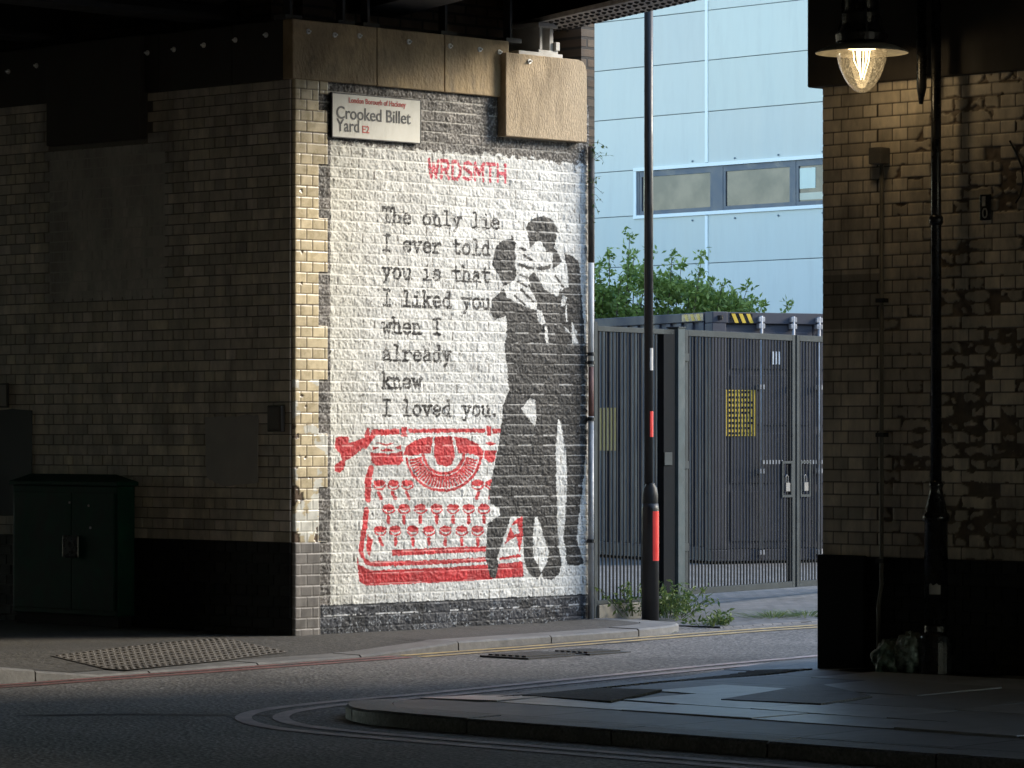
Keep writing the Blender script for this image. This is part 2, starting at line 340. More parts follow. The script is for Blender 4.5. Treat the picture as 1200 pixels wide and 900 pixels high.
def grid_mesh(name, P, cols, mask, m, parent, label=None):
    # P: (n,m,3) vertices; mask: (n-1,m-1) faces to keep
    n, k, _ = P.shape; idx = np.arange(n*k).reshape(n, k)
    q = np.stack([idx[:-1, :-1], idx[1:, :-1], idx[1:, 1:], idx[:-1, 1:]], -1)[mask]
    if len(q) == 0: return None
    used, inv = np.unique(q.ravel(), return_inverse=True)
    V = P.reshape(-1, 3)[used]-np.array(origin_of(parent)); Cc = cols.reshape(-1, 3)[used]
    me = bpy.data.meshes.new(name); nf = len(q)
    me.vertices.add(len(V)); me.vertices.foreach_set('co', V.astype(np.float32).ravel())
    me.loops.add(nf*4); me.loops.foreach_set('vertex_index', inv.astype(np.int32).ravel())
    me.polygons.add(nf); me.polygons.foreach_set('loop_start', np.arange(0, nf*4, 4, dtype=np.int32))
    me.update(calc_edges=True); me.validate()
    ca = me.color_attributes.new('Col', 'FLOAT_COLOR', 'POINT')
    ca.data.foreach_set('color', np.concatenate([Cc, np.ones((len(Cc), 1))], 1).astype(np.float32).ravel())
    me.materials.append(m); o = bpy.data.objects.new(name, me); COL.objects.link(o)
    o.parent = parent
    if label: o['label'] = label
    return o

# ================================================================== SETTING: ground
gs = [-400, -150, -60, -30, -20, -12, -8, -5, -3.5, -2.5, -1.5, -.5, .5, 1, 2, 3, 4, 5, 6, 8, 12, 20, 40, 90, 200, 400]
mb = MB(); aa = [-400, -100, -40, -15, -5, 0, 5, 15, 40, 100, 400]
vs = [L(a, b, lane_z(b)) for b in gs for a in aa]; na = len(aa)
mb.add(vs, [(j*na+i, j*na+i+1, (j+1)*na+i+1, (j+1)*na+i) for j in range(len(gs)-1) for i in range(na-1)])
tag(mb.build('road', M['asphalt']), 'dark worn asphalt road and lane', kind='structure')

def resample(path, step):
    out = [Vector(path[0])]
    for p, q in zip(path[:-1], path[1:]):
        p, q = Vector(p), Vector(q); n = max(1, int((q-p).length/step))
        for i in range(1, n+1): out.append(p.lerp(q, i/n))
    return out
def smooth_path(path, step=.12, it=6):
    p = resample(path, step)
    for _ in range(it):
        p = [p[0]]+[(p[i-1]+p[i]*2+p[i+1])/4 for i in range(1, len(p)-1)]+[p[-1]]
    return p
def normals2(p):
    out = []
    for i in range(len(p)):
        t = (p[min(i+1, len(p)-1)]-p[max(i-1, 0)]).normalized(); out.append(Vector((-t.y, t.x)))
    return out
def strip(path, d0, d1, zf, m, name, lab):
    p = path; n = normals2(p); mb = MB(); vs = []
    for q, k in zip(p, n):
        for d in (d0, d1):
            r = q+k*d; vs.append(L(r.x, r.y, zf(r.x, r.y)))
    f = [(2*i, 2*i+1, 2*i+3, 2*i+2) for i in range(len(p)-1)]
    # keep faces pointing up
    v0, v1, v2 = Vector(vs[0]), Vector(vs[1]), Vector(vs[2])
    if (v1-v0).cross(v2-v0).z > 0: f = [x for x in f]
    else: f = [x[::-1] for x in f]
    mb.add(vs, f); return tag(mb.build(name, m), lab, kind='structure')

# left pavement: kerb line runs straight up the lane at a=1.2 and rounds off at the fence
KL = smooth_path([(1.22, -16), (1.2, -3.5), (1.2, 2.35), (1.08, 2.85), (.75, 3.15), (.2, 3.25), (-.3, 3.25)], .1, 8)
def up_left(b):
    return float(np.interp(b, [-3.45, -2.7, -.35, .35, .36, 3.0, 3.6], [.095, .014, .014, .05, .06, .05, .045]))
def kz_left(a, b): return lane_z(b)+up_left(b)
def kerb_stones(path, inner, zf, stone, name, lab, m, gap=.006):
    # stones along path; inner<0 or >0 says on which side the pavement is
    nn = normals2(path); mb = MB(); acc = 0; st = [0]
    for i in range(1, len(path)):
        acc += (path[i]-path[i-1]).length
        if acc >= stone: st.append(i); acc = 0
    if st[-1] != len(path)-1: st.append(len(path)-1)
    for s0, s1 in zip(st[:-1], st[1:]):
        dz = random.uniform(-.004, .004); ring = []
        for i in range(s0, s1+1):
            q = path[i].copy(); t = (path[min(i+1, len(path)-1)]-path[max(i-1, 0)]).normalized()
            if i == s0: q = q+t*gap
            if i == s1: q = q-t*gap
            o = q; ch = q+nn[i]*inner*.08; n_ = q+nn[i]*inner
            z1 = zf(q.x, q.y)+dz; zb = lane_z(q.y)-.05
            ring.append([L(o.x, o.y, zb), L(o.x, o.y, z1-.012), L((q+nn[i]*inner*.06).x, (q+nn[i]*inner*.06).y, z1), L(n_.x, n_.y, z1+.002), L(n_.x, n_.y, zb)])
        m0 = len(ring); vs = [v for r in ring for v in r]; fs = []
        for i in range(m0-1):
            for k in range(4):
                f = (i*5+k, i*5+k+1, (i+1)*5+k+1, (i+1)*5+k); fs.append(f if inner < 0 else f[::-1])
        c0, c1 = (0, 1, 2, 3, 4), tuple((m0-1)*5+k for k in range(5)); fs += [c0[::-1] if inner < 0 else c0, c1 if inner < 0 else c1[::-1]]
        mb.add(vs, fs)
    return tag(mb.build(name, m), lab, kind='structure')
kerb_stones(KL, .28, kz_left, .9, 'kerb_left', 'granite kerb of the pavement below the mural', M['kerb'])
# pavement surface stations
KLn = normals2(KL); mb = MB(); vs = []; W_ = [0, .3, .7, 1.3, 3, 8, 30]
for q, k in zip(KL, KLn):
    e_ = q+k*.285; zk = kz_left(q.x, q.y)+.002
    if q.y < 2.35:
        for wv in W_:
            a_ = e_.x-wv; zt = .12 if q.y < 1.5 else .125
            s_ = min(1, wv/.75); vs.append(L(a_, e_.y, zk*(1-s_)+zt*s_))
    else:
        tgt = Vector((.12, 2.4))
        for j, wv in enumerate(W_):
            s_ = min(1, j/3); pt = e_.lerp(tgt, s_) if j <= 3 else Vector((tgt.x-(wv-1.3), tgt.y))
            vs.append(L(pt.x, pt.y, zk*(1-s_)+.125*s_))
nw = len(W_)
mb.add(vs, [(j*nw+i, (j+1)*nw+i, (j+1)*nw+i+1, j*nw+i+1)[::-1] for j in range(len(KL)-1) for i in range(nw-1)])
tag(mb.build('pavement_left', M['footway']), 'grey-brown asphalt pavement below the mural and tiled wall', kind='structure')

# right pavement around the pier
KR = smooth_path([(30, -4.17), (5.75, -4.18), (5.1, -4.14), (4.72, -3.92), (4.45, -3.6), (4.36, -3.2), (4.38, -2.6), (4.1, .3), (4.02, 3), (4.0, 12)], .1, 10)
def kz_right(a, b):
    if a > 5.2: return .075
    return lane_z(b)+float(np.interp(b, [-3.6, -2.8, -.6, .3, 6], [.07, .02, .02, .05, .06]))
kerb_stones(KR, -.25, kz_right, .95, 'kerb_right', 'dark granite kerb around the corner pavement', M['darkkerb'])
mb = MB(); n = normals2(KR); vs = []
for q, k in zip(KR, n):
    e_ = q-k*.255; z0 = kz_right(q.x, q.y)+.002
    tgt = Vector((max(q.x, 5.2), -.4)) if q.y < -.4 else Vector((5.2, q.y))
    for s_ in (0, .25, .5, .75, 1):
        pt = e_.lerp(tgt, s_); vs.append(L(pt.x, pt.y, z0*(1-s_)+.12*s_))
    pt = tgt+Vector((0, .6)) if q.y < -.4 else tgt+Vector((1, 0)); vs.append(L(pt.x, pt.y, .12))
mb.add(vs, [(j*6+i, (j+1)*6+i, (j+1)*6+i+1, j*6+i+1) for j in range(len(KR)-1) for i in range(5)])
from mathutils.bvhtree import BVHTree
BV = BVHTree.FromPolygons([Vector(v) for v in mb.v], mb.f)
tag(mb.build('pavement_right', M['flag']), 'smooth grey flagstone pavement in front of the right pier', kind='structure')
def pr_z(a, b):
    h = BV.ray_cast(L(a, b, 3), Vector((0, 0, -1)))[0]
    return h.z if h is not None else .1
# paving slabs, each laid a little out of level
M['slab'] = mat('paving_slab', rough=.37, var=.22, scale=9, attr=True, rvar=.08, spec=1.0, bump=.06, bscale=60, stain=(.21, .21, .215), sscale=3.5, samt=.6)
poly_k = [(q+k*-.27) for q, k in zip(KR, normals2(KR))]
def inside_pave(a, b):
    if b > -.07 and a > 4.75: return False
    r_ = False; P_ = [(q.x, q.y) for q in poly_k]+[(5.6, 12), (30, -.06)]
    for (x1, y1), (x2, y2) in zip(P_, P_[1:]+P_[:1]):
        if (y1 > b) != (y2 > b) and a < (x2-x1)*(b-y1)/(y2-y1)+x1: r_ = not r_
    return r_
mb = MB(); r_s = random.Random(21); b0 = -3.92; rw = 0
while b0 < -.1:
    hb = r_s.choice((.6, .6, .75, .45)); b1 = min(b0+hb, -.06); a0 = 4.3+(rw % 2)*.41
    while a0 < 13:
        wa = r_s.choice((.6, .75, .9, .9)); q = [(a0+.006, b0+.006), (a0+wa-.006, b0+.006), (a0+wa-.006, b1-.006), (a0+.006, b1-.006)]
        ribs = a0 < 5.25 and -3.1 < b0 < -.25
        if all(inside_pave(*t) for t in q) and not ribs:
            k = r_s.uniform(.75, 1.2); mb.cur = (.46*k, .465*k, .47*k); dz = r_s.uniform(.004, .010)
            top = [L(a, b, pr_z(a, b)+dz+r_s.uniform(-.003, .003)) for a, b in q]; bot = [v-UP*.03 for v in top]
            mb.add(bot+top, [(4, 5, 6, 7), (0, 1, 5, 4), (1, 2, 6, 5), (2, 3, 7, 6), (3, 0, 4, 7)])
        a0 += wa
    b0 = b1; rw += 1
tag(mb.build('paving_slabs', M['slab']), 'uneven grey paving slabs with dark joints', kind='structure')
# inspection covers and asphalt patch on the right pavement
def ground_poly(pxs, z, dz, m, name, lab, thick=None, cat=None):
    dz += .010
    pts = [onG(px, py, z) for px, py in pxs]
    mb = MB(); P = []
    for p in pts:
        a, b = loc_ab(p); P.append(L(a, b, pr_z(a, b)+dz))
    mb.prism([p-UP*.02 for p in P], UP*.02)
    o = mb.build(name, m); return tag(o, lab, cat) if cat else tag(o, lab, kind='structure')
ground_poly([(845, 821), (958, 805.5), (1022, 819), (962, 826.5)], .1, .005, M['darkkerb'], 'inspection_cover', 'large square recessed inspection cover in the flagstone pavement', cat='cover')
ground_poly([(612, 816), (704, 809.5), (776, 812.5), (716, 824)], .09, .004, M['footway'], 'asphalt_patch', 'dark asphalt patch in the flagstones')

# tar seams and a repair patch in the road
def rpatch(pxs, name, lab, m, dz=.003):
    pts = [loc_ab(onG(x, y, 0)) for x, y in pxs]; mb = MB(); mb.add([L(a, b, lane_z(b)+dz) for a, b in pts], [tuple(range(len(pts)))])
    v = [Vector(q) for q in mb.v[:3]]
    if (v[1]-v[0]).cross(v[2]-v[0]).z < 0: mb.f = [f[::-1] for f in mb.f]
    tag(mb.build(name, m), lab, kind='structure')
M['tar'] = mat('tar_patch', (.075, .071, .067), .6, .4, 30, bump=.6, bscale=60, spec=.3)
rpatch([(20, 838.4), (150, 836.8), (290, 838.2), (370, 837), (370, 837.9), (290, 839.1), (150, 838), (20, 839.6)], 'road_seam', 'dark tar seam across the road', M['tar'])
rpatch([(560, 766), (742, 759), (752, 763.5), (590, 771.5)], 'road_patch', 'darker resurfaced patch in the lane', M['tar'], .0025)
# road lines
def flat(a, b): return lane_z(b)+.004
rp = [q for q in KR if q.x < 24 and q.y < 7]
strip(rp, .30, .39, flat, M['greyline'], 'road_line_inner', 'worn pink line close to the corner kerb')
strip(rp, .50, .59, flat, M['greyline'], 'road_line_outer', 'worn pink line further from the corner kerb')
lp = [q for q in KL if q.y < -.2]
strip(lp, -.15, -.07, flat, M['redline'], 'red_line_inner', 'dull red line against the left kerb')
strip(lp, -.31, -.22, flat, M['redline'], 'red_line_outer', 'dull red line beside the left kerb')
yl = smooth_path([(1.2, -.2), (1.2, 2.3), (1.22, 3.3), (1.35, 4.6), (1.5, 7), (1.6, 9)], .1, 8)
strip(yl, -.15, -.06, flat, M['yelline'], 'yellow_line_inner', 'worn yellow line against the kerb below the mural')
strip(yl, -.34, -.25, flat, M['yelline'], 'yellow_line_outer', 'worn yellow line out in the lane')

# tactile paving with blisters, left
tc_ = [loc_ab(onG(x, y, z)) for x, y, z in ((60, 766, .11), (254, 749.5, .12), (338, 768, .045), (148, 786, .03))]
mb = MB(); T = [Vector(t) for t in tc_]
def tac(u, v):
    p = (T[0].lerp(T[1], u)).lerp(T[3].lerp(T[2], u), v); return p
def pl_z(a, b):
    zk = kz_left(1.2, b)+.002; wv = max(0, (1.2-.285)-a); s_ = min(1, wv/.75); return zk*(1-s_)+.12*s_
g = 10; vs = []
for j in range(g+1):
    for i in range(g+1):
        p = tac(i/g, j/g); vs.append(L(p.x, p.y, pl_z(p.x, p.y)+.006))
mb.add(vs, [(j*(g+1)+i, (j+1)*(g+1)+i, (j+1)*(g+1)+i+1, j*(g+1)+i+1) for j in range(g) for i in range(g)])
nu = int((T[1]-T[0]).length/.066); nv = int((T[3]-T[0]).length/.066)
for i in range(nu):
    for j in range(nv):
        p = tac((i+.5)/nu, (j+.5)/nv); mb.lathe(L(p.x, p.y, pl_z(p.x, p.y)+.005), [(.019, 0), (.015, .006), (.008, .008)], 8)
tag(mb.build('tactile_paving', M['tactile']), 'blistered tactile paving at the dropped kerb', kind='structure')
# ribbed tactile strip, right
mb = MB()
for i in range(34):
    b0 = -3.05+i*.085
    ka = float(np.interp(b0, [-3.2, -2.6, .3], [4.36, 4.38, 4.1]))+.30
    z = pr_z(ka, b0)-.004; z2 = pr_z(ka+.42, b0)-.004
    mb.obox(L(ka, b0, z), A3*.42+UP*(z2-z), B3*.045, UP*.014)
tag(mb.build('ribbed_paving', M['kerb']), 'ribbed tactile paving along the lane edge', kind='structure')

# iron covers in the lane
def cover(px, py, wa, wb, lab):
    p = onG(px, py, .03); a, b = loc_ab(p); z = lane_z(b)+.005
    t = thing('drain_cover', lab, 'drain cover', L(a, b, z), 'drain covers set in the lane')
    mb = MB(); mb.lbox(a-wa/2, a+wa/2, b-wb/2, b+wb/2, z-.02, z+.004)
    mb.build('frame', M['iron'], t); mb = MB()
    for i in range(6):
        mb.lbox(a-wa/2+.04+i*(wa-.08)/6, a-wa/2+.04+(i+.6)*(wa-.08)/6, b-wb/2+.04, b+wb/2-.04, z+.0045, z+.014)
    mb.build('grating', M['iron'], t)
cover(625, 772, .45, .55, 'flat iron drain cover in the lane, the one nearer the tiled corner')
cover(690, 769, .4, .4, 'small iron drain cover in the lane, the one nearer the fence')

# paved apron before the gate
bst = [3.3, 3.8, 4.3, 5, 6, 8, 12, 20, 40]; mb = MB(); vs = []
for b in bst:
    ar = float(np.interp(b, [3.0, 4.2, 8.5, 40], [1.0, 1.12, 1.35, 1.6])); dz = .012
    for a in (ar, ar-.5, -.3, -2, -8, -30): vs.append(L(a, b, lane_z(b)+.012+(0 if a > .9 else float(np.interp(b, [3.3, 4.0, 5.5], [-.004, .006, .025])))))
    vs.insert(len(vs)-6, L(ar+.03, b, lane_z(b)-.02))
mb.add(vs, [(j*7+i, (j+1)*7+i, (j+1)*7+i+1, j*7+i+1) for j in range(len(bst)-1) for i in range(6)])
mb.add([L(1.1, 3.3, .05), L(-2, 3.3, .05), L(-2, 3.3, .098), L(.6, 3.3, .096)], [(0, 1, 2, 3)])
for i, f in enumerate(mb.f):
    v = [Vector(mb.v[k]) for k in f]
    if (v[1]-v[0]).cross(v[2]-v[0]).z < 0: mb.f[i] = f[::-1]
tag(mb.build('apron', M['setts']), 'grey paved crossover and yard behind the gate', kind='structure')

# ================================================================== LEFT ABUTMENT
WT = 3.985          # underside of stone band
abut = thing('bridge_abutment', 'railway abutment with cream tiles on its dark front and a painted mural on its side', 'abutment', L(0, 0, .1))
mb = MB(); mb.lbox(-12, -.02, .02, 2.96, -.3, 4.3)
mb.build('core', M['mortar'], abut)
# --- mural side: one displaced surface
ST = .0053
bs = np.arange(0, 2.985, ST*1.15); zs = np.arange(.09, WT+.01, ST)
BB, ZZ = np.meshgrid(bs, zs, indexing='ij')
X_ = C0.x+BB*BX.x; Y_ = C0.y+BB*BX.y
PX = 600+F*X_/Y_; PY = HOR-(ZZ-CAM_H)*F/Y_
row, bid, du, dv, fu, fz = bond(BB, ZZ, .085, .0752, .228, 3, jit=.05)
rng = np.random.default_rng(5); br = rng.random(4096)[bid]; br2 = rng.random(4096)[(bid*31) % 4096]; br3 = rng.random(4096)[(bid*17) % 4096]
wob = (fbm(BB, ZZ, 60, 2, 11)-.5)*.006
rough_n = fbm(BB, ZZ, 26, 4, 21); rough_f = fbm(BB, ZZ, 75, 2, 31)
edge = sstep(.0015, .008, np.minimum(du*1.3+.001+wob, dv+wob*.5))*(.75+.25*sstep(.0, .02, du))
h = edge*(.0030+(br-.5)*.0025+(fu-.5)*(br2-.5)*.004+(fz-.5)*(br3-.5)*.005)+edge*((rough_n-.5)*.0095+(rough_f-.5)*.0085)
# tile quoins
per = (ZZ-(.765-.03))/(.0752*5)
wide = (np.floor(per+.9).astype(int) % 2) == 0
bW, _ = onA(383, 400); bN, _ = onA(372, 400)
qw = np.where(wide, bW, bN); quoin = (BB < qw) & (ZZ > .765); dado = (BB < bN*1.06) & (ZZ <= .765)
quoin |= (BB < bW) & (ZZ > 3.90)
bL, _ = onA(387, 400)
trow, tid, tdu, tdv, tfu, tfz = bond(BB+.045, ZZ, .765-.0752*20, .0752, .228, 8)
tl_edge = sstep(.001, .005, np.minimum(tdu, tdv)); tl_edge = np.where(np.abs(BB-qw) < .006, 0, tl_edge)
tb = rng.random(4096)[tid]
th = .012+tl_edge*.004+(tb-.5)*.0015
chip = (fbm(BB, ZZ, 14, 3, 41) > np.interp(ZZ, [.7, 1.0, 1.5, 1.8, 4], [.70, .70, .74, .85, .85])-.10*(BB < .05)*(ZZ < 1.6)) & (BB < .12+.1*(ZZ < 1.5))
h = np.where(quoin | dado, th-np.where(chip & quoin, .006, 0), h)
# rounded corner at b=0
h = h-np.where(BB < .02, .02*(1-np.sqrt(np.clip(1-(1-BB/.02)**2, 0, 1))), 0)

# --- classes of paint
WHITE, RAW, BASE, RED, COUP, TILE, GDADO, SIG, LET = range(9)
en = (fbm(BB, ZZ, 30, 3, 51)-.5)*.05
topz = np.interp(PX, [387, 500, 560, 600, 690], [onA(387, 164)[1], onA(500, 177)[1], onA(560, 181)[1], onA(600, 185)[1], onA(690, 192)[1]])
cls = np.full(BB.shape, RAW)
zb_ = .322
cls[(BB > bL+en*.15) & (ZZ < topz+en*1.8) & (ZZ > zb_+en*.25)] = WHITE
cls[(BB > bN) & (ZZ <= zb_+en*.25)] = BASE
# jitter used to roughen all stencil edges
JX = PX+(fbm(BB, ZZ, 45, 2, 61)-.5)*1.8; JY = PY+(fbm(BB, ZZ, 45, 2, 71)-.5)*1.8
def zone(ox, oy, s): return lambda pts: [(ox+x/s, oy+y/s) for x, y in pts]
Z1 = zone(380, 480, 4.092); Z2 = zone(560, 240, 5.625); Z3 = zone(560, 440, 3.6); Z4 = zone(560, 230, 3.913)
def poly(k, pts): cls[in_poly(JX, JY, pts)] = k
def line(k, pts, r): cls[near_line(JX, JY, pts, r*(1.25 if k == RED else 1))] = k
def oval(cx, cy, rx, ry, n=18): return [(cx+rx*math.cos(2*math.pi*i/n), cy+ry*math.sin(2*math.pi*i/n)) for i in range(n)]
def arc(cx, cy, r, a0, a1, n=24, ry=None): return [(cx+r*math.cos(math.radians(a0+(a1-a0)*i/n)), cy+(ry or r)*math.sin(math.radians(a0+(a1-a0)*i/n))) for i in range(n+1)]
# typewriter
for P in ([(52,135),(80,128),(115,130),(120,160),(190,135),(205,90),(220,88),(215,135),(195,180),(150,215),(98,250),(92,290),(70,305),(50,295),(50,265),(85,240),(75,210),(50,185)],
          [(228,95),(362,92),(362,120),(245,124),(218,165),(200,190),(188,190),(212,140)], [(367,84),(395,84),(395,128),(367,128)],
          [(400,92),(773,90),(773,110),(400,112)], [(778,80),(800,80),(800,125),(778,125)], [(805,92),(862,92),(855,115),(805,115)],
          [(222,205),(300,212),(375,200),(375,245),(360,265),(245,268),(226,250)], [(245,158),(300,165),(345,155),(300,176)], [(228,172),(262,182),(232,196)], [(370,168),(335,182),(368,194)], [(262,195),(300,184),(340,194),(300,204)],
          [(378,215),(390,178),(430,148),(500,130),(600,126),(680,138),(740,168),(762,200),(756,242),(735,222),(690,210),(470,210),(420,222)],
          [(770,160),(795,152),(822,165),(795,175)], [(765,195),(825,195),(815,250),(790,252),(765,235)],
          [(325,673),(680,657),(778,657),(778,680),(325,702)],
          [(155,705),(168,745),(230,772),(570,757),(780,742),(835,740),(948,727),(957,800),(700,822),(200,845),(165,820)],
          [(838,712),(940,692),(942,708),(838,724)], [(880,600),(905,535),(948,512),(952,600),(932,690),(922,610),(885,625),(862,650)]):
    poly(RED, Z1(P))
line(RED, Z1([(226,282),(208,340),(209,432)]), 12/4.092); line(RED, Z1([(200,482),(192,560),(174,670),(182,712),(215,742),(560,732),(770,718)]), 10/4.092)
poly(RED, Z1([(205,595),(232,630),(218,705),(200,670)]))
line(WHITE, Z1([(165,700),(195,748),(235,758),(570,746),(830,730)]), 4.5/4.092)
line(WHITE, Z1([(232,722),(560,716),(775,704)]), 4/4.092)
poly(WHITE, Z1([(892,560),(925,545),(935,590),(910,600)])); poly(WHITE, Z1([(870,660),(915,640),(925,690),(845,705)]))
cx, cy = 571, 210
line(RED, Z1(arc(cx, cy, 178, 8, 172)), 5.5/4.092); line(RED, Z1(arc(cx, cy, 97, 5, 175)), 6/4.092)
for i in range(31):
    t = math.radians(12+156*i/30)
    line(RED, Z1([(cx+112*math.cos(t), cy+112*math.sin(t)), (cx+162*math.cos(t), cy+162*math.sin(t))]), 4.2/4.092)
poly(WHITE, Z1([(518,128),(530,128),(528,215),(512,215)])); poly(WHITE, Z1([(612,130),(622,130),(642,212),(626,212)]))
poly(RED, Z1([(533,130),(612,130),(626,220),(612,262),(582,275),(540,262),(522,215)]))
for y, xs in ((352, (262,330,398,735,800)), (468, (308,382,460,538,616,692,765)), (573, (268,340,423,502,580,658,735))):
    for i, x in enumerate(xs):
        poly(RED, Z1(oval(x, y, 29, 16))); line(RED, Z1(arc(x, y+6, 28, 15, 165, ry=24)), 3.2/4.092)
        s_ = 10 if (i < 3 and y < 400) or x < 280 else (-8 if y < 400 else 0)
        line(RED, Z1([(x-s_*.4, y+45), (x+s_*.2, y+60), (x+s_, y+74)]), 6.5/4.092)
# embracing couple, black stencil
for P in ([(165,235),(210,226),(218,200),(232,208),(236,232),(250,250),(240,300),(250,350),(240,400),(256,440),(250,490),(170,540),(150,500),(120,440),(90,390),(105,330),(120,270)],
          [(330,120),(350,98),(385,84),(430,72),(475,86),(500,115),(535,190),(512,186),(516,230),(495,320),(450,308),(428,265),(415,238),(380,244),(345,285),(335,240),(318,150)],
          [(150,570),(170,552),(190,612),(260,645),(340,682),(392,692),(385,768),(190,772),(182,730),(110,762),(80,705),(95,620)],
          [(330,480),(372,440),(440,555),(520,605),(570,545),(600,548),(588,430),(565,318),(625,338),(668,385),(678,550),(692,700),(706,960),(180,960),(192,765),(385,765),(390,660),(360,570)],
          [(500,280),(520,300),(552,372),(524,405),(490,425)], [(375,415),(480,395),(470,425),(400,432)]): poly(COUP, Z2(P))
for P, r in (([(278,285),(312,296)],9), ([(305,335),(350,360)],9), ([(275,395),(320,412),(362,420)],11), ([(275,460),(330,480)],6), ([(262,505),(320,540)],6), ([(240,600),(310,660)],7), ([(285,560),(365,640)],8), ([(335,530),(390,610)],8), ([(215,640),(260,665)],6),
             ([(510,470),(560,540)],7), ([(540,560),(540,640)],6)): line(COUP, Z2(P), r/5.625)
for P in ([(385,690),(418,700),(446,778),(420,792),(395,762)], [(558,600),(585,610),(572,662),(545,672)], [(568,800),(584,842),(618,850),(600,832)], [(622,770),(652,852),(628,850)]): poly(WHITE, Z2(P))
line(WHITE, Z2([(580,665),(582,765)]), 5/5.625)
poly(WHITE, Z4([(303,596),(318,596),(322,700),(330,790),(316,815),(306,800),(312,700)])); poly(WHITE, Z4([(430,570),(440,620),(470,700),(490,760),(492,800),(460,770),(430,715)])); line(WHITE, Z4([(325,775),(350,835)]), .5)
for P in ([(112,-135),(458,-135),(462,-20),(458,300),(440,480),(425,600),(415,690),(430,740),(447,790),(420,806),(375,796),(358,740),(345,712),(335,660),(342,740),(352,790),(340,840),(310,862),(275,860),(268,832),(262,842),(250,860),(220,842),(195,790),(190,690),(186,595),(140,595),(110,680),(80,770),(86,800),(76,856),(50,850),(30,770),(36,700),(40,625),(92,590),(90,560),(50,540),(50,480),(65,400),(85,300),(100,200),(105,130),(130,60)],): poly(COUP, Z3(P))
for P in ([(220,95),(240,105),(246,165),(240,217),(215,185),(180,140)], [(338,180),(352,212),(372,340),(375,450),(368,600),(358,690),(372,740),(368,800),(350,765),(336,680),(334,600),(330,450),(328,300)],
          [(238,598),(250,595),(266,640),(282,700),(298,740),(290,785),(268,832),(252,800),(234,770),(232,690)]): poly(WHITE, Z3(P))
# lettering
GL = {
 'T': [[(.5,0),(.5,1.1)],[(.1,1.1),(.9,1.1)],[(.1,1.1),(.1,.85)],[(.9,1.1),(.9,.85)],[(.28,0),(.72,0)]],
 'h': [[(.22,0),(.22,1.1)],[(.08,1.1),(.22,1.1)],[(.22,.5),(.4,.7),(.62,.68),(.74,.5),(.74,0)],[(.06,0),(.4,0)],[(.58,0),(.92,0)]],
 'e': [[(.16,.38),(.84,.38),(.8,.58),(.65,.71),(.4,.72),(.22,.6),(.14,.38),(.2,.14),(.4,0),(.65,.02),(.84,.14)]],
 'o': [[(.5,0),(.25,.08),(.14,.36),(.25,.64),(.5,.72),(.75,.64),(.86,.36),(.75,.08),(.5,0)]],
 'n': [[(.22,0),(.22,.7)],[(.06,.7),(.22,.7)],[(.22,.5),(.4,.7),(.62,.68),(.74,.5),(.74,0)],[(.06,0),(.4,0)],[(.58,0),(.92,0)]],
 'l': [[(.5,0),(.5,1.1)],[(.25,1.1),(.5,1.1)],[(.16,0),(.84,0)]],
 'y': [[(.2,.7),(.52,0)],[(.8,.7),(.5,0),(.38,-.28),(.2,-.32)],[(.05,.7),(.38,.7)],[(.62,.7),(.95,.7)]],
 'i': [[(.5,0),(.5,.7)],[(.25,.7),(.5,.7)],[(.16,0),(.84,0)],[(.48,1.0),(.52,1.0)]],
 'I': [[(.5,0),(.5,1.1)],[(.18,0),(.82,0)],[(.18,1.1),(.82,1.1)]],
 'v': [[(.18,.7),(.5,0)],[(.82,.7),(.5,0)],[(.05,.7),(.36,.7)],[(.64,.7),(.95,.7)]],
 'r': [[(.3,0),(.3,.7)],[(.12,.7),(.3,.7)],[(.3,.45),(.5,.66),(.75,.7),(.86,.58)],[(.1,0),(.6,0)]],
 't': [[(.42,1.0),(.42,.15),(.55,0),(.76,.04),(.85,.16)],[(.15,.7),(.8,.7)]],
 'd': [[(.74,0),(.74,1.1)],[(.54,1.1),(.74,1.1)],[(.74,0),(.92,0)],[(.74,.55),(.6,.7),(.38,.7),(.18,.52),(.16,.25),(.3,.03),(.55,0),(.74,.18)]],
 'u': [[(.22,.7),(.22,.2),(.35,.02),(.55,0),(.76,.2)],[(.76,.7),(.76,0)],[(.06,.7),(.22,.7)],[(.6,.7),(.76,.7)],[(.76,0),(.92,0)]],
 's': [[(.8,.55),(.65,.71),(.35,.71),(.2,.56),(.3,.42),(.68,.32),(.82,.18),(.68,0),(.35,0),(.18,.14)]],
 'a': [[(.22,.58),(.38,.71),(.6,.71),(.74,.56),(.74,0)],[(.74,0),(.92,0)],[(.74,.4),(.4,.4),(.18,.24),(.22,.06),(.42,0),(.6,.06),(.74,.2)]],
 'k': [[(.22,0),(.22,1.1)],[(.08,1.1),(.22,1.1)],[(.22,.3),(.72,.68)],[(.42,.44),(.76,0)],[(.06,0),(.38,0)],[(.6,0),(.94,0)],[(.56,.7),(.9,.7)]],
 'w': [[(.12,.7),(.32,0),(.5,.55),(.68,0),(.88,.7)],[(.0,.7),(.26,.7)],[(.74,.7),(1,.7)]],
 '.': [[(.36,.06),(.42,.06)]]}
JB = BB+(fbm(BB, ZZ, 40, 2, 81)-.5)*.007; JZ = ZZ+(fbm(BB, ZZ, 40, 2, 91)-.5)*.007
for i, s_ in enumerate(['The only lie', 'I ever told', 'you is that', 'I liked you', 'when I', 'already', 'knew', 'I loved you.']):
    b0, z0 = onA(447, 261+i*32.25); pt = (onA(586, 300)[0]-b0)/12.0
    for k, ch in enumerate(s_):
        for st in GL.get(ch, []):
            cls[near_line(JB, JZ, [(b0+(k+x)*pt, z0+y*pt) for x, y in st], (.106 if ch != '.' else .15)*pt)] = LET+i
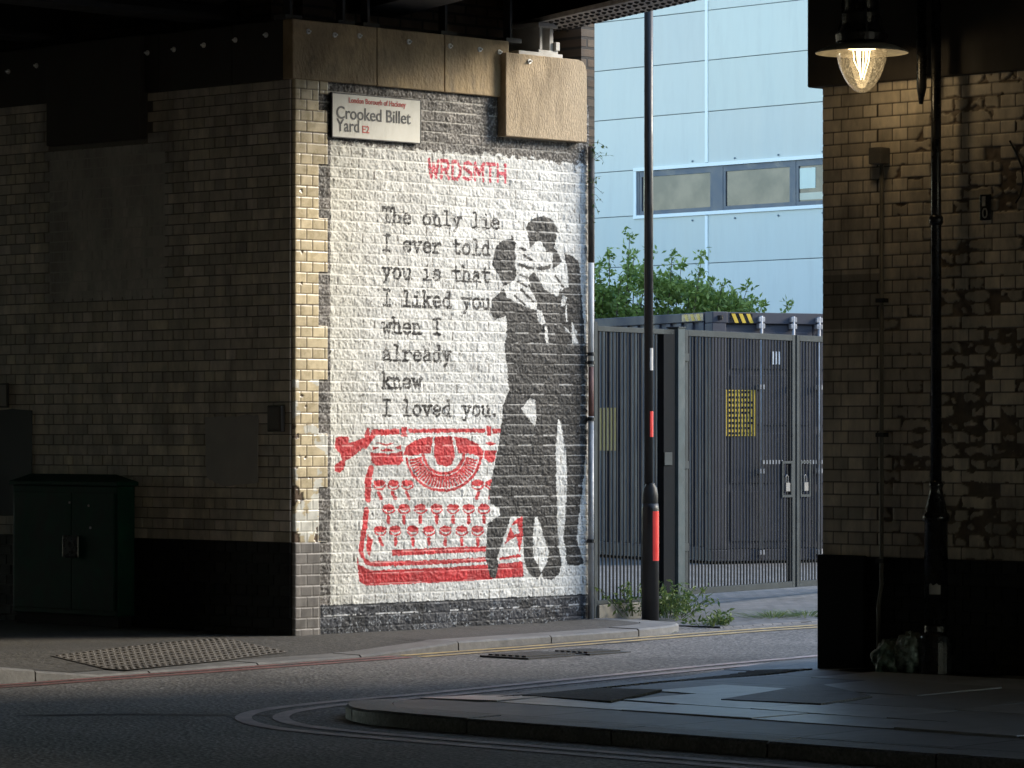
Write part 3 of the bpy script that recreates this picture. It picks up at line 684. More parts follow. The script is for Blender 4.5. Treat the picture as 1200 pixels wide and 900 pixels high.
# signature
SG = {'W': [[(.05,1),(.25,0),(.5,.8),(.75,0),(.95,1)]], 'R': [[(.12,0),(.12,1),(.7,1),(.85,.75),(.7,.5),(.12,.5)],[(.5,.5),(.88,0)]], 'D': [[(.12,0),(.12,1),(.6,1),(.88,.7),(.88,.3),(.6,0),(.12,0)]],
      'S': [[(.88,.85),(.6,1),(.2,.92),(.15,.65),(.8,.4),(.85,.12),(.5,0),(.1,.12)]], 'M': [[(.08,0),(.08,1),(.5,.35),(.92,1),(.92,0)]], 'T': [[(.05,1),(.95,1)],[(.5,1),(.5,0)]], 'H': [[(.12,0),(.12,1)],[(.88,0),(.88,1)],[(.12,.5),(.88,.5)]]}
b0, z0 = onA(501, 207.5); b1, z1 = onA(594, 213); pt = (b1-b0)/7
for k, ch in enumerate('WRDSMTH'):
    for st in SG[ch]: cls[near_line(JB, JZ, [(b0+(k+.06+x*.88)*pt, z0+y*.125) for x, y in st], .0125)] = SIG
cls[quoin] = TILE; cls[dado] = GDADO

# --- paint colours
col = np.zeros(BB.shape+(3,))
def setc(mask, c): col[mask] = c
def C(c): return np.array(c)
joint = dv+wob*.3 < .0034
sp = fbm(BB, ZZ, 90, 2, 101); sp2 = fbm(BB, ZZ, 22, 3, 111); bl = fbm(BB, ZZ, 3, 4, 121)
ew = edge[..., None]
wc = C((.70, .692, .655))*(.84+.22*br[..., None])*(.78+.40*bl[..., None])*(.84+.30*sp[..., None])
wc = wc*(1-sstep(.9, .3, BB)[..., None]*C((0, .02, .09)))
pit = sstep(.60, .74, sp)*sstep(.45, .6, sp2)
wc = wc*(1-pit[..., None]*.75)+C((.10, .09, .08))*pit[..., None]*.75
vert = ((du < .0036) & (fbm(BB, ZZ, 14, 2, 131) > .50))[..., None]
wc = np.where(vert, C((.20, .185, .165)), wc)
wc = np.where(joint[..., None], C((.80, .785, .73)), wc)
blk = C((.022, .021, .020))*(.7+.9*sp[..., None]); blk = np.where((sp > .70)[..., None], C((.10, .097, .093)), blk)
blkj = np.where((joint & (fbm(BB, ZZ, 7, 2, 141) > .44))[..., None], C((.38, .37, .35)), blk)
rawc = C((.085, .075, .066))*(.5+1.1*br[..., None]); rawc = rawc+(sstep(.52, .75, sp)*.22)[..., None]*C((1, .95, .88)); rawc = np.where((joint & (fbm(BB, ZZ, 9, 2, 151) > .45))[..., None], C((.42, .40, .36)), rawc)
basec = C((.028, .03, .036))*(.6+1*br[..., None]); basec = basec+(sstep(.58, .75, sp)*.25*(sp2 > .5))[..., None]*C((.9, .95, 1.0)); basec = np.where(((np.abs(ZZ-.245) < .006) & (sp2 > .48))[..., None], C((.6, .6, .6)), basec)
redc = C((.55, .030, .035))*(.75+.4*br[..., None])*(1-.35*pit[..., None]); redc = np.where((joint & (fbm(BB, ZZ, 10, 2, 161) > .55))[..., None], C((.70, .28, .26)), redc)
letm = (sp > .74) | (joint & (sp2 > .56))
letc = np.where(letm[..., None], wc*.75, C((.030, .028, .027))*np.ones_like(wc))
sigc = np.where(((joint & (sp2 > .5)) | (sp > .72))[..., None], C((.75, .55, .52)), C((.52, .05, .08))*np.ones_like(wc))
tcw = C((.62, .515, .33))*(.86+.26*tb[..., None]); tcw = np.where((tl_edge < .5)[..., None], C((.09, .07, .05)), tcw)
tcw = np.where((fbm(BB, ZZ, 9, 4, 171) > .60)[..., None] & (ZZ < 1.9)[..., None], C((.68, .66, .58)), tcw)
tcw = np.where(chip[..., None], C((.13, .09, .06)), tcw)
gd = C((.16, .145, .13))*(.8+.35*tb[..., None])*(.7+.6*sp2[..., None]); gd = np.where((tl_edge < .5)[..., None], C((.30, .28, .26)), gd)
for k, c in ((WHITE, wc), (RAW, rawc), (BASE, basec), (RED, redc), (LET, letc), (COUP, blkj), (TILE, tcw), (GDADO, gd), (SIG, sigc)):
    m_ = (cls >= LET) if k == LET else (cls == k); col[m_] = c[m_]
PP = np.stack([C0.x+BB*BX.x+h*AX.x, C0.y+BB*BX.y+h*AX.y, ZZ], -1)
fc = cls[:-1, :-1]
for k, nm, lb, mt in ((WHITE, 'whitewash', 'rough white painted brickwork of the mural', 'paintbrick'), (RAW, 'raw_brickwork', 'sooty unpainted rough bricks', 'paintbrick'), (BASE, 'plinth', 'black painted rough brick plinth under the mural', 'paintbrick'),
                      (RED, 'typewriter_painting', 'red stencilled typewriter', 'paintbrick'), (COUP, 'couple_painting', 'black stencilled embracing couple', 'paintbrick'),
                      (TILE, 'quoin', 'cream glazed tile quoins on the sunlit corner', 'tile'), (GDADO, 'corner_dado', 'faded grey tiles at the foot of the corner', 'tile_dim'), (SIG, 'signature', 'red stencilled signature', 'paintbrick')):
    grid_mesh(nm, PP, col, fc == k, M[mt], abut, lb)
for i in range(8): grid_mesh('verse_line', PP, col, fc == LET+i, M['paintbrick'], abut, None)

# --- dark tiled front (b=0) as individual glazed bricks in one face
def tiled_face(parent, a0, a1, z0, z1, skip, seed, tint, name, label, m, base=None):
    r = random.Random(seed); mb = MB(); hh = .0752; zr = z0; row = 0
    while zr < z1-.02:
        ln = .228 if row % 2 == 0 else .114; a = a1-(0 if row % 2 == 0 else .057)-0
        a_hi = a1
        while a_hi > a0:
            a_lo = a_hi-ln if not (a_hi == a1 and row % 2 == 1) else a_hi-.057*1.0-.057
            if a_hi == a1 and row % 2 == 0: a_lo = a_hi-.171
            x0, x1 = max(a_lo, a0)+.0017, a_hi-.0017; y0, y1 = zr+.0018, min(zr+hh, z1)-.0018
            if x1-x0 > .02 and not skip((x0+x1)/2, (y0+y1)/2):
                d = .013+r.uniform(-.001, .0012); e_ = .003; k = r.uniform(.72, 1.12)*tint((x0+x1)/2, (y0+y1)/2)
                kk = k*r.uniform(.96, 1.04); mb.cur = (.60*kk, .53*kk, .44*kk*r.uniform(.92, 1.05))
                if base is not None: mb.cur = tuple(q*k for q in base)
                elif tint is tintL and pA0 < (x0+x1)/2 < pA1 and pz0 < (y0+y1)/2 < pz1: mb.cur = (.46*r.uniform(.97, 1.03), .43, .39)
                vs = [L(x0, .0, y0), L(x1, .0, y0), L(x1, .0, y1), L(x0, .0, y1), L(x0+e_, -d, y0+e_), L(x1-e_, -d+r.uniform(-.0006, .0006), y0+e_), L(x1-e_, -d, y1-e_), L(x0+e_, -d, y1-e_)]
                mb.add(vs, [(4, 5, 6, 7), (0, 1, 5, 4), (1, 2, 6, 5), (2, 3, 7, 6), (3, 0, 4, 7)])
            a_hi = a_lo
        zr += hh; row += 1
    mb.cur = (.11, .095, .08) if base is None else base
    mb.add([L(a0, -.006, z0), L(a1-.004, -.006, z0), L(a1-.004, -.006, z1), L(a0, -.006, z1)], [(0, 1, 2, 3)])
    mb.cur = None
    o = mb.build(name, m, parent); o['label'] = label; return o
aBL, zBL = onB(63, 172); aBR, _ = onB(173, 165)         # hanging bearing stone on the dark face
pA0, pz1 = onB(50, 172); pA1, pz0 = onB(200, 346)
def tintL(a, z):
    k = 1.0
    if pA0 < a < pA1 and pz0 < z < pz1: k *= .95
    k *= .85+.35*random.random()*.6
    return k
tiled_face(abut, -6, -.012, .765, WT, lambda a, z: (aBL-.02 < a < aBR+.02 and z > zBL-.02), 4, tintL, 'tiled_face', 'grimy cream glazed brick tiles on the dark front', M['tile_dim'])
tiled_face(abut, -6, -.012, .0128, .764, lambda a, z: False, 6, lambda a, z: random.uniform(.6, 1.5), 'dado', 'black painted brick foot of the tiled wall', M['dado_brick'], (.011, .0105, .010))
# stone band and bearing blocks
def band_stones(cuts, mk, z0, z1, name, lab, m):
    for c0, c1 in zip(cuts[:-1], cuts[1:]):
        mb = MB(); mk(mb, c0+.003, c1-.003, z0, z1); o = mb.build(name, m, abut, bevel=.008); o['label'] = lab
bc = [onA(x, 80)[0] for x in (343, 438, 517, 593)]; bc[0] = -.035
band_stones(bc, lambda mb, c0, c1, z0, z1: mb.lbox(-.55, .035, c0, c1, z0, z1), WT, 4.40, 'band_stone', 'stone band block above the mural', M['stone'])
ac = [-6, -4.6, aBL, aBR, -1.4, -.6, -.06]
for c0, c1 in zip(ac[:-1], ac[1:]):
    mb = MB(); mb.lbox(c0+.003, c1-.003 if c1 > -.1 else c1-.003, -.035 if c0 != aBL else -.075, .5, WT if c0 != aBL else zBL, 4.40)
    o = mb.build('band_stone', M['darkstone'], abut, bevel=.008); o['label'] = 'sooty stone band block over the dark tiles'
# pebbly end block with a rounded top corner
b0, zb0 = onA(593, 160, .09); b1, _ = onA(688, 166, .09); zt = onA(640, 66, .09)[1]; zb0 = onA(640, 163, .09)[1]
pr = [(b0, zb0), (b1, zb0), (b1, zt-.09), (b1-.012, zt-.045), (b1-.04, zt-.012), (b1-.09, zt), (b0, zt)]
mb = MB(); mb.prism([L(.09, b, z) for b, z in pr], A3*-.6); o = mb.build('bearing_block', M['render'], abut, bevel=.006); o['label'] = 'pebble-textured bearing block with a rounded corner'
mb = MB(); mb.lbox(-12, -.46, .51, .8, 4.402, 5.71); mb.build('upper_wall', M['oldbrickA'], abut)
mb = MB(); mb.lbox(-1.5, -.06, 2.965, 3.11, -.2, 6.0); mb.lbox(-.9, -.56, .3, 2.962, 4.2, 6.0); mb.build('brick_return', M['oldbrick'], abut)['label'] = 'sooty rough brick return behind the mural end'
# white bolt washers along the band
def bolt(p, nrm):
    mb = MB(); n_ = Vector(nrm); mb.tube([p, p+n_*.008], .019, 14); mb.tube([p+n_*.008, p+n_*.03], .007, 8)
    mb.build('bolt', M['white'], abut)
for x, y in ((361, 37), (392, 41), (421, 42), (479, 49), (527, 54), (562, 58), (585, 61)):
    b, z = onA(x, y, .036); bolt(L(.035, b, z), A3)
b, z = onA(620, 72, .09); bolt(L(.09, b, z), A3)
for x, y in ((10, 84), (43, 77), (100, 72), (173, 62), (204, 58), (239, 53), (276, 47), (312, 41)):
    a, z = onB(x, y, -.036); bolt(L(a, -.035, min(z, 4.37)), -B3)
# paint patches on the dark tiles
def patch(pxs, m, lab, seed):
    r = random.Random(seed); pts = []
    P = [onB(x, y, -.016) for x, y in pxs]
    for (a0, z0), (a1, z1) in zip(P, P[1:]+P[:1]):
        for i in range(10): pts.append(L(a0+(a1-a0)*i/10+r.uniform(-.006, .006), -.0185, z0+(z1-z0)*i/10+r.uniform(-.006, .006)))
    mb = MB(); mb.prism(pts, B3*.006); o = mb.build('paint_patch', m, abut); o['label'] = lab
patch([(240, 489), (303, 486), (302, 566), (262, 570), (242, 560)], M['greypatch'], 'flat grey painted-over square', 1)
mb = MB(); mb.lbox(pA0+.1, pA1-.05, -.0122, -.007, pz0, pz1-.05); mb.build('paint_patch', M['palepatch'], abut)['label'] = 'pale grey painted-over rectangle below the hanging stone'
patch([(-40, 480), (38, 480), (37, 552), (36, 603), (-40, 606)], M['darkpatch'], 'dark blue-grey painted-over rectangle', 2)

# ---- street name plate
sb0, sz0 = onA(388.5, 161.5, .03); sb1, sz1 = onA(493, 117, .03); szt = onA(388.5, 108, .03)[1]; szb = onA(493, 168, .03)[1]
sz0 = (sz0+szb)/2; sz1 = (szt+sz1)/2
sign = thing('street_sign', 'white street name plate reading Crooked Billet Yard at the top of the mural', 'street sign', L(.03, (sb0+sb1)/2, sz0))
mb = MB(); mb.lbox(.018, .034, sb0+.0072, sb1-.0072, sz0+.0072, sz1-.0072); mb.build('plate', M['signwhite'], sign)
mb = MB()
for q in ((sb0, sb1, sz0, sz0+.007), (sb0, sb1, sz1-.007, sz1), (sb0, sb0+.007, sz0+.007, sz1-.007), (sb1-.007, sb1, sz0+.007, sz1-.007)): mb.lbox(.012, .036, *q)
mb.build('frame', M['black'], sign)
W = sb1-sb0; H = sz1-sz0
def sign_text(body, size, fb, fz, m, name, width):
    vs, fs, n_ = text_mesh(body, size, L(.0365, sb0+fb*W, sz0+fz*H), B3, UP, m, name, sign, width=width*W, bold=.0011)
    mb = MB(); mb.add(vs, fs); k = len(vs); mb.add([v-A3*.002 for v in vs], [f[::-1] for f in fs])
    mb.build(name, m, sign)
sign_text('London Borough of Hackney', .052, .185, .80, M['redtxt'], 'borough_lettering', .64)
sign_text('Crooked Billet', .125, .05, .43, M['black'], 'street_lettering', .83)
sign_text('Yard', .125, .05, .15, M['black'], 'street_lettering', .25)
sign_text('E2', .072, .335, .15, M['redtxt'], 'postcode_lettering', .078)

# ---- little junction box and framed notice on the dark tiles
a0, z0 = onB(318, 506, -.02); a1, z1 = onB(334, 475, -.02)
t = thing('junction_box', 'small brown junction box on the dark tiles near the sunlit corner', 'junction box', L((a0+a1)/2, -.02, z0))
mb = MB(); mb.lbox(a0, a1, -.06, -.016, z0, z1); mb.build('body', mat('brown_box', (.06, .05, .04), .6), t, bevel=.006)
mb = MB(); mb.lbox(a0+.012, a1-.012, -.068, -.061, z0+.015, z1-.015); mb.build('cover', mat('brown_box_cover', (.085, .07, .055), .5), t, bevel=.003)
a0, z0 = onB(-25, 478, -.02); a1, z1 = onB(10, 449, -.02)
t = thing('notice_frame', 'small framed notice above the dark painted rectangle', 'notice', L((a0+a1)/2, -.02, z0))
mb = MB(); mb.lbox(a0, a1, -.03, -.016, z0, z1); mb.build('frame', M['black'], t, bevel=.003)
mb = MB(); mb.lbox(a0+.012, a1-.014, -.034, -.0305, z0+.014, z1-.014); mb.build('sheet', M['greypatch'], t)

# ---- green utility cabinet
ca0 = -2.62; ca1 = -1.72   # placed below
pL, pR = onG(14, 729, .12), onG(138, 729, .12)
a0 = loc_ab(pL)[0]; a1 = loc_ab(pR)[0]
cb1, cb0 = -.03, -.19
def a_at(px, b):          # a on the plane b
    return onB(px, 600, b)[0]
a0, a1 = a_at(15, cb0), a_at(138, cb0)
ztop = onB(80, 569, cb0)[1]; zl = ztop+.03
cab = thing('utility_cabinet', 'dark green street cabinet standing against the tiled wall', 'cabinet', L((a0+a1)/2, (cb0+cb1)/2, .12))
mb = MB(); mb.lbox(a0+.02, a1-.02, cb0+.02, cb1-.02, .1, .2); mb.build('plinth', M['dado'], cab)
mb = MB(); mb.lbox(a0, a1, cb0, cb1, .2, ztop); mb.build('body', M['cabinet'], cab, bevel=.008)
mb = MB(); e_ = .02
q = [L(a0-e_, cb0-e_, ztop+.002), L(a1+e_, cb0-e_, ztop+.002), L(a1+e_, cb1+e_, ztop+.002), L(a0-e_, cb1+e_, ztop+.002)]
q2 = [L(a0-e_, cb0-e_, ztop+.03), L(a1+e_, cb0-e_, ztop+.03), L(a1+e_, cb1+e_, ztop+.03), L(a0-e_, cb1+e_, ztop+.03), L(a0+.12, (cb0+cb1)/2, ztop+.085), L(a1-.12, (cb0+cb1)/2, ztop+.085)]
mb.add(q+q2, [(3, 2, 1, 0), (0, 1, 5, 4), (1, 2, 6, 5), (2, 3, 7, 6), (3, 0, 4, 7), (4, 5, 9, 8), (5, 6, 9), (6, 7, 8, 9), (7, 4, 8)])
mb.build('lid', M['cabinet'], cab, bevel=.004)
mid = a0+(a1-a0)*.58
for d0, d1 in ((a0+.03, mid-.006), (mid+.006, a1-.03)):
    mb = MB(); mb.lbox(d0, d1, cb0-.012, cb0-.001, .24, ztop-.05); dr = mb.build('door', M['cabinet'], cab, bevel=.004)
mb = MB(); mb.lbox(mid-.09, mid+.09, cb0-.03, cb0-.0125, .62, .78); mb.build('lock_plate', M['dkblack'], cab, bevel=.01)
for dx, dz in ((-.02, 1.02), (.20, 1.0), (.22, .84)):
    mb = MB(); mb.tube([L(mid+dx, cb0-.0125, dz), L(mid+dx, cb0-.018, dz)], .009, 10); mb.build('bolt', M['galv'], cab)

# ================================================================== BRIDGE
GZ = 4.57
gd2 = Vector((-2066, 4450)).normalized(); gd3 = Vector((gd2.x, gd2.y, 0)); gn = Vector((-gd2.y, gd2.x, 0))  # gn points to the left/back
if gn.dot(A3) > 0: pass
P0 = at(695, 28, 28.23); P0.z = GZ
gin = Vector((-gd3.y, gd3.x, 0)); gin = gin if gin.dot(B3) < 0 else -gin    # towards the main road side
bridge = thing('railway_bridge', 'black riveted railway bridge girder and deck across the lane mouth', 'bridge', L(2.4, 1.0, 4.57))
G0, G1 = P0+gd3*1.6, P0-gd3*14
def girder(off, part, fl=True, z1=5.7, lab=None):
    g0, g1 = G0+gin*off, G1+gin*off
    mb = MB(); mb.obox(g0, g1-g0, gin*.42, UP*.035)
    f = mb.build('bottom_flange', M['flange'] if fl else M['deck'], bridge)
    if fl:
        mb = MB(); n = int((g1-g0).length/.1)
        for i in range(n):
            for w_ in (.06, .15, .27, .36):
                p = g0+(g1-g0).normalized()*(i*.1+.03)+gin*w_; mb.lathe(p-UP*.016, [(.004, 0), (.016, .006), (.018, .0165)], 8)
        mb.build('rivet', M['deck'], f)
    mb = MB(); mb.obox(g0+gin*.19+UP*.035, g1-g0, gin*.03, UP*(z1-GZ-.035)); mb.build('web', M['deck'], bridge)
    n = int((g1-g0).length/1.1)
    for i in range(n):
        mb = MB(); p = g0+(g1-g0).normalized()*(i*1.1+.25)
        mb.obox(p+gin*.05+UP*.036, (g1-g0).normalized()*.02, gin*.139, UP*(z1-GZ-.04)); mb.obox(p+gin*.222+UP*.036, (g1-g0).normalized()*.02, gin*.14, UP*(z1-GZ-.04))
        mb.build('stiffener', M['deck'], bridge)
girder(0, 'edge'); girder(1.5, 'inner', False); girder(3.0, 'inner', False); girder(4.5, 'inner', False)
# deck: covers the road side, and the wedge up to the edge girder
def gl(off, t): return P0+gd3*t+gin*off
a_, b_ = loc_ab(P0)
DECK_A0, DECK_A1, DECK_B0 = -100, 60, -34  # extents lengthened to keep sky light off the left wall
mb = MB()
pts = [gl(.2, 12), gl(.2, -4.9)]
dk = [Vector((p.x, p.y, 5.72)) for p in pts]+[L(DECK_A1, -.6, 5.72), L(DECK_A1, DECK_B0, 5.72), L(DECK_A0, DECK_B0, 5.72)]
mb.prism(dk, UP*.25); mb.build('deck', M['deck'], bridge)
# cross girders over the main road, resting on the abutment band
for i in range(16):
    a = -12.5+i*1.9
    if 0.2 < a < 4.7: continue
    mb = MB(); mb.lbox(a, a+.3, -22, .3, 4.46, 4.50); mb.lbox(a+.13, a+.17, -22, .3, 4.501, 5.715); mb.build('cross_girder', M['deck'], bridge)
opp = thing('added_far_abutment', 'unseen sooty abutment wall added across the main road to block sky light', 'abutment', L(5, -23, 0))  # unseen wall added to darken the space below the deck
mb = MB(); mb.lbox(-92, 58, -24.5, -23, -.3, 5.71); mb.build('wall', M['oldbrickA'], opp)
# bearing of the edge girder on the end block
b0_, z0_ = onA(600, 66, .0); b1_, _ = onA(656, 69, .0)
zB = 4.315
brg = []
mb = MB(); mb.lbox(-.36, .05, b0_+.02, b1_-.02, zt+.001, zt+.0312); mb.lbox(-.34, .03, b0_+.25, b1_-.05, zt+.031, zt+.055)
mb.lbox(-.32, .02, b0_+.27, b0_+.30, zt+.056, 4.53); mb.lbox(-.32, .02, b1_-.13, b1_-.09, zt+.056, 4.53); mb.lbox(-.20, -.17, b0_+.301, b1_-.131, zt+.056, 4.53); mb.lbox(-.34, .03, b0_+.25, b1_-.05, 4.531, 4.566)
mb.lbox(-.02, .045, b1_-.088, b1_-.045, zt+.056, zt+.12)
mb.build('bearing', M['bearing'], bridge, bevel=.004)['label'] = 'pale painted bearing shoe under the girder end'
# stiffener plates standing on the band
esm = mat('grey_sooty_steel', (.06, .058, .056), .6, .3, 6)
for x in (341, 403, 432, 523, 599):
    mb = MB(); b, _ = onA(x, 30, -.05); mb.lbox(-.12, -.05, b-.012, b+.012, 4.433, 4.95); mb.lbox(-.14, -.02, b-.08, b+.08, 4.402, 4.434); mb.build('end_stiffener', esm, bridge)
b, z = onA(664, 30, -.3)
mb = MB(); pts = [L(-.2, onA(x, y, -.2)[0], onA(x, y, -.2)[1]) for x, y in ((662, 33), (668, 39), (673, 50), (676, 60), (677, 71))]
mb.tube(pts, .006, 6); tag(mb.build('loose_cable', M['black']), 'thin black cable looping down behind the stone end block', 'cable')

# ================================================================== RIGHT PIER
pier = thing('bridge_pier', 'dark bridge pier of chipped cream tiles on the right of the lane', 'pier', L(5.5, 0, .1))
pa0 = onB(966, 700, 0)[0]
mb = MB(); mb.lbox(pa0+.012, 14, .012, 1.45, -.3, 4.5); mb.build('core', M['mortar'], pier)
ST2 = .0068
as_ = np.arange(pa0, 7.2, ST2); zs2 = np.arange(.78, 3.64, ST2); AA, Z2_ = np.meshgrid(as_, zs2, indexing='ij')
row, bid, du, dv, fu, fz = bond(AA-pa0+.02, Z2_, .78, .0752, .228, 13)
rng = np.random.default_rng(15); br = rng.random(4096)[bid]
edg = sstep(.001, .006, np.minimum(du, dv))
dmg = np.interp(AA, [pa0, pa0+.35, pa0+.55, 5.9, 7.2], [0, .01, .075, .18, .24])*np.interp(Z2_, [.78, 1.2, 2.0, 2.6, 3.2, 3.64], [1.05, 1.1, .9, .7, .3, .15])
chipn = fbm(AA, Z2_, 13, 3, 201)*.55+fbm(AA, Z2_, 2.2, 2, 251)*.35+(br-.5)*.34*(dmg > .03)-.0045/(np.minimum(du, dv)+.012)*(dmg > .03)+.20
chip = chipn < (.225+dmg)
chip &= dmg > .015
hp = np.where(chip, .002+(fbm(AA, Z2_, 40, 3, 211)-.5)*.008, .010+edg*.005+(br-.5)*.0015)
tc2 = C((.60, .52, .41))*(.72+.5*br[..., None])*(.75+.5*fbm(AA, Z2_, 3, 4, 221)[..., None]); tc2 = np.where((edg < .5)[..., None], C((.06, .047, .035)), tc2)
tc2 = np.where(chip[..., None], C((.19, .145, .105))*(.6+.8*fbm(AA, Z2_, 20, 3, 231)[..., None]), tc2)
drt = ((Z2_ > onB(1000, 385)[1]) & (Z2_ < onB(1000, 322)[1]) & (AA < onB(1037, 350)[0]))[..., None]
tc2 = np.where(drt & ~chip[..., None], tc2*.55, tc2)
PQ = np.stack([C0.x+AA*AX.x-hp*BX.x, C0.y+AA*AX.y-hp*BX.y, Z2_], -1)
fcp = chip[:-1, :-1]
grid_mesh('tiled_face', PQ, tc2, np.ones_like(fcp), M['tile_dim'], pier, 'chipped cream glazed tiles with brown mortar patches')
mb = MB(); mb.lbox(7.2, 14, -.012, .01, .78, 3.62); mb.build('plain_face', M['oldbrickA'], pier)
tiled_face(pier, pa0, 9, .026, .778, lambda a, z: False, 16, lambda a, z: random.uniform(.6, 1.5), 'dado', 'black painted brick foot of the pier', M['dado_brick'], (.011, .0105, .010))
mb = MB(); p1 = onB(1013, 700, -.05)[0]; mb.lbox(pa0-.012, p1, -.055, -.0225, -.1, .79); mb.build('dado_panel', M['dado'], pier, bevel=.008)
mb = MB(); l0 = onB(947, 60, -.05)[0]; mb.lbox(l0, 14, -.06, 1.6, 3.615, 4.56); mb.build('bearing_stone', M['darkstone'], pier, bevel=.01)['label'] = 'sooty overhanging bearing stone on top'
# house-number plate
a, z = onB(1154, 258, -.03); a2, z2 = onB(1147.5, 228, -.03); a3, _ = onB(1160, 228, -.03)
t = thing('number_plate', 'small dark plate with 1 above 0 on the chipped tiles', 'number plate', L(a, -.02, z))
mb = MB(); mb.lbox(a2, a3, -.026, -.0165, z, z2); mb.build('plate', M['dkblack'], t, bevel=.002)
for ch, zz in (('1', (z+z2)/2+.006), ('0', z+.012)):
    vs, fs, n_ = text_mesh(ch, .085, L(a2+(a3-a2)*.25, -.0285, zz), A3, UP, None, '', None, width=(a3-a2)*(.3 if ch == '1' else .5))
    mb = MB(); mb.add(vs, fs); mb.add([v+B3*.002 for v in vs], [f[::-1] for f in fs]); mb.build('numeral', M['galv'], t)
# conduit with box
ca = onB(1035, 500, -.03)[0]; zc = onB(1035, 193, -.03)[1]
t = thing('conduit', 'thin grey conduit running down the chipped tiles from a small box', 'conduit', L(ca, -.03, .12))
mb = MB(); mb.tube([L(ca, -.075, .12), L(ca, -.075, .5), L(ca, -.045, .62), L(ca, -.045, zc)], .013, 10); mb.build('pipe', mat('conduit_grey', (.13, .12, .10), .5, .3, 12), t, smooth=True)
mb = MB(); mb.lbox(ca-.05, ca+.045, -.11, -.017, zc, zc+.1); mb.build('box', mat('conduit_box_grey', (.11, .10, .085), .6, .3, 12), t, bevel=.008)
for zz in (.75, 1.5, 2.3):
    mb = MB(); mb.lbox(ca-.03, ca+.03, -.066, -.017, zz, zz+.025); mb.build('clip', M['black'], t)
# short cut pipe by the post
a, z = onB(1080, 122, -.12)
mb = MB(); mb.tube([L(a, -.12, 4.3), L(a, -.12, z+.1), L(a-.004, -.12, z)], [.03, .03, .012], 12); tag(mb.build('cut_pipe', M['dkblack'], None, smooth=True), 'short black pipe end hanging beside the lamp post', 'pipe')
# trailing cable far right
pts = [onB(x, y, -.03) for x, y in ((1183, 165), (1190, 178), (1197, 195), (1199, 215), (1195, 230), (1190, 238))]
mb = MB(); mb.tube([L(a, -.028, z) for a, z in pts], .006, 6); tag(mb.build('loose_wire', M['black']), 'loose black wire trailing over the tiles at the edge', 'wire')

# ---- lamp post and lantern
pb = -.15; pa = onB(1097, 500, pb)[0]
t = thing('lamp_post', 'black cast iron lamp post against the chipped tile pier', 'lamp post', L(pa, pb, .12))
c = L(pa, pb, 0)
mb = MB(); mb.lathe(c, [(.105, .10), (.105, .30), (.098, .34), (.072, .36), (.072, .40)], 24); mb.build('base', M['dkblack'], t, smooth=False, bevel=.004)
mb = MB(); mb.lathe(c, [(.070, .40), (.068, 1.00), (.080, 1.01), (.084, 1.03), (.078, 1.05), (.066, 1.06), (.060, 1.10), (.044, 1.16), (.038, 1.20), (.042, 1.21), (.042, 1.23), (.034, 1.245)], 24); mb.build('sleeve', M['dkblack'], t, smooth=True)
mb = MB(); mb.lathe(c, [(.033, 1.24), (.030, 3.0), (.029, 4.5)], 20); mb.build('shaft', M['dkblack'], t, smooth=True)
zr = onB(1097, 258, pb)[1]
mb = MB(); mb.lathe(c, [(.032, zr-.03), (.042, zr-.015), (.042, zr+.015), (.032, zr+.03)], 20); mb.build('ring', M['dkblack'], t, smooth=True)
zr = onB(1097, 690, pb)[1]; mb = MB(); vs = []
for i in range(7):
    th = math.radians(-130+i*9)
    for z in (zr-.03, zr+.028+.008*math.sin(i*2)): vs.append(c+Vector((.0735*math.cos(th), .0735*math.sin(th), z)))
k = len(vs); vs += [c+Vector(((v-c).x*.98, (v-c).y*.98, (v-c).z)) for v in vs]
fs = [(2*i, 2*i+2, 2*i+3, 2*i+1) for i in range(6)]; mb.add(vs, fs+[tuple(k+q for q in f[::-1]) for f in fs]); mb.build('sticker', M['greypatch'], t)
lb = -.50; la = onB(1010, 60, lb)[0]; lz = onB(1010, 60, lb)[1]
mb = MB(); mb.tube([L(pa, pb, 4.40), L(pa-.02, pb-.1, 4.44), L(la+.05, lb+.08, 4.44), L(la, lb, 4.40), L(la, lb, 4.3)], .022, 12); mb.build('bracket', M['dkblack'], t, smooth=True)
lan = thing('street_lantern', 'lit black lantern with a pointed clear glass globe hanging before the pier', 'lantern', L(la, lb, lz))
c = L(la, lb, lz)
mb = MB(); mb.lathe(c, [(.125, .03), (.13, .05), (.15, .055), (.155, .10), (.13, .12), (.115, .16), (.115, .22), (.10, .24), (.10, .36), (.115, .37), (.115, .42), (.06, .46), (.03, .50), (.025, .58)], 32); mb.build('canopy', M['dkblack'], lan, smooth=False, bevel=.003)
mb = MB(); mb.lathe(c, [(.27, -.012), (.272, -.006), (.20, .028), (.13, .046), (.128, .042), (.198, .022)], 40, cap=False); mb.add([], [])
mb.build('shade', mat('shade_enamel', (.30, .29, .25), .4, .15, 10), lan, smooth=True)
for i in range(3):
    mb = MB(); th = i*2.1+.6; d = Vector((math.cos(th), math.sin(th), 0)); mb.tube([c+d*.14+UP*.02, c+d*.145+UP*.12, c+d*.12+UP*.2, c+d*.12+UP*.40], .008, 8); mb.build('stay', M['dkblack'], lan, smooth=True)
prof = [(.145, .03), (.148, 0), (.146, -.03), (.138, -.07), (.125, -.11), (.105, -.155), (.08, -.195), (.055, -.222), (.03, -.238), (.012, -.243)]
gm = bpy.data.materials.new('lantern_glass'); gm.use_nodes = True; nt = gm.node_tree; nt.nodes.clear(); lk = nt.links.new
o_ = N_(nt, 'ShaderNodeOutputMaterial'); tr = N_(nt, 'ShaderNodeBsdfTransparent'); tr.inputs[0].default_value = (.97, .93, .88, 1); gl_ = N_(nt, 'ShaderNodeBsdfGlossy'); gl_.inputs['Roughness'].default_value = .12
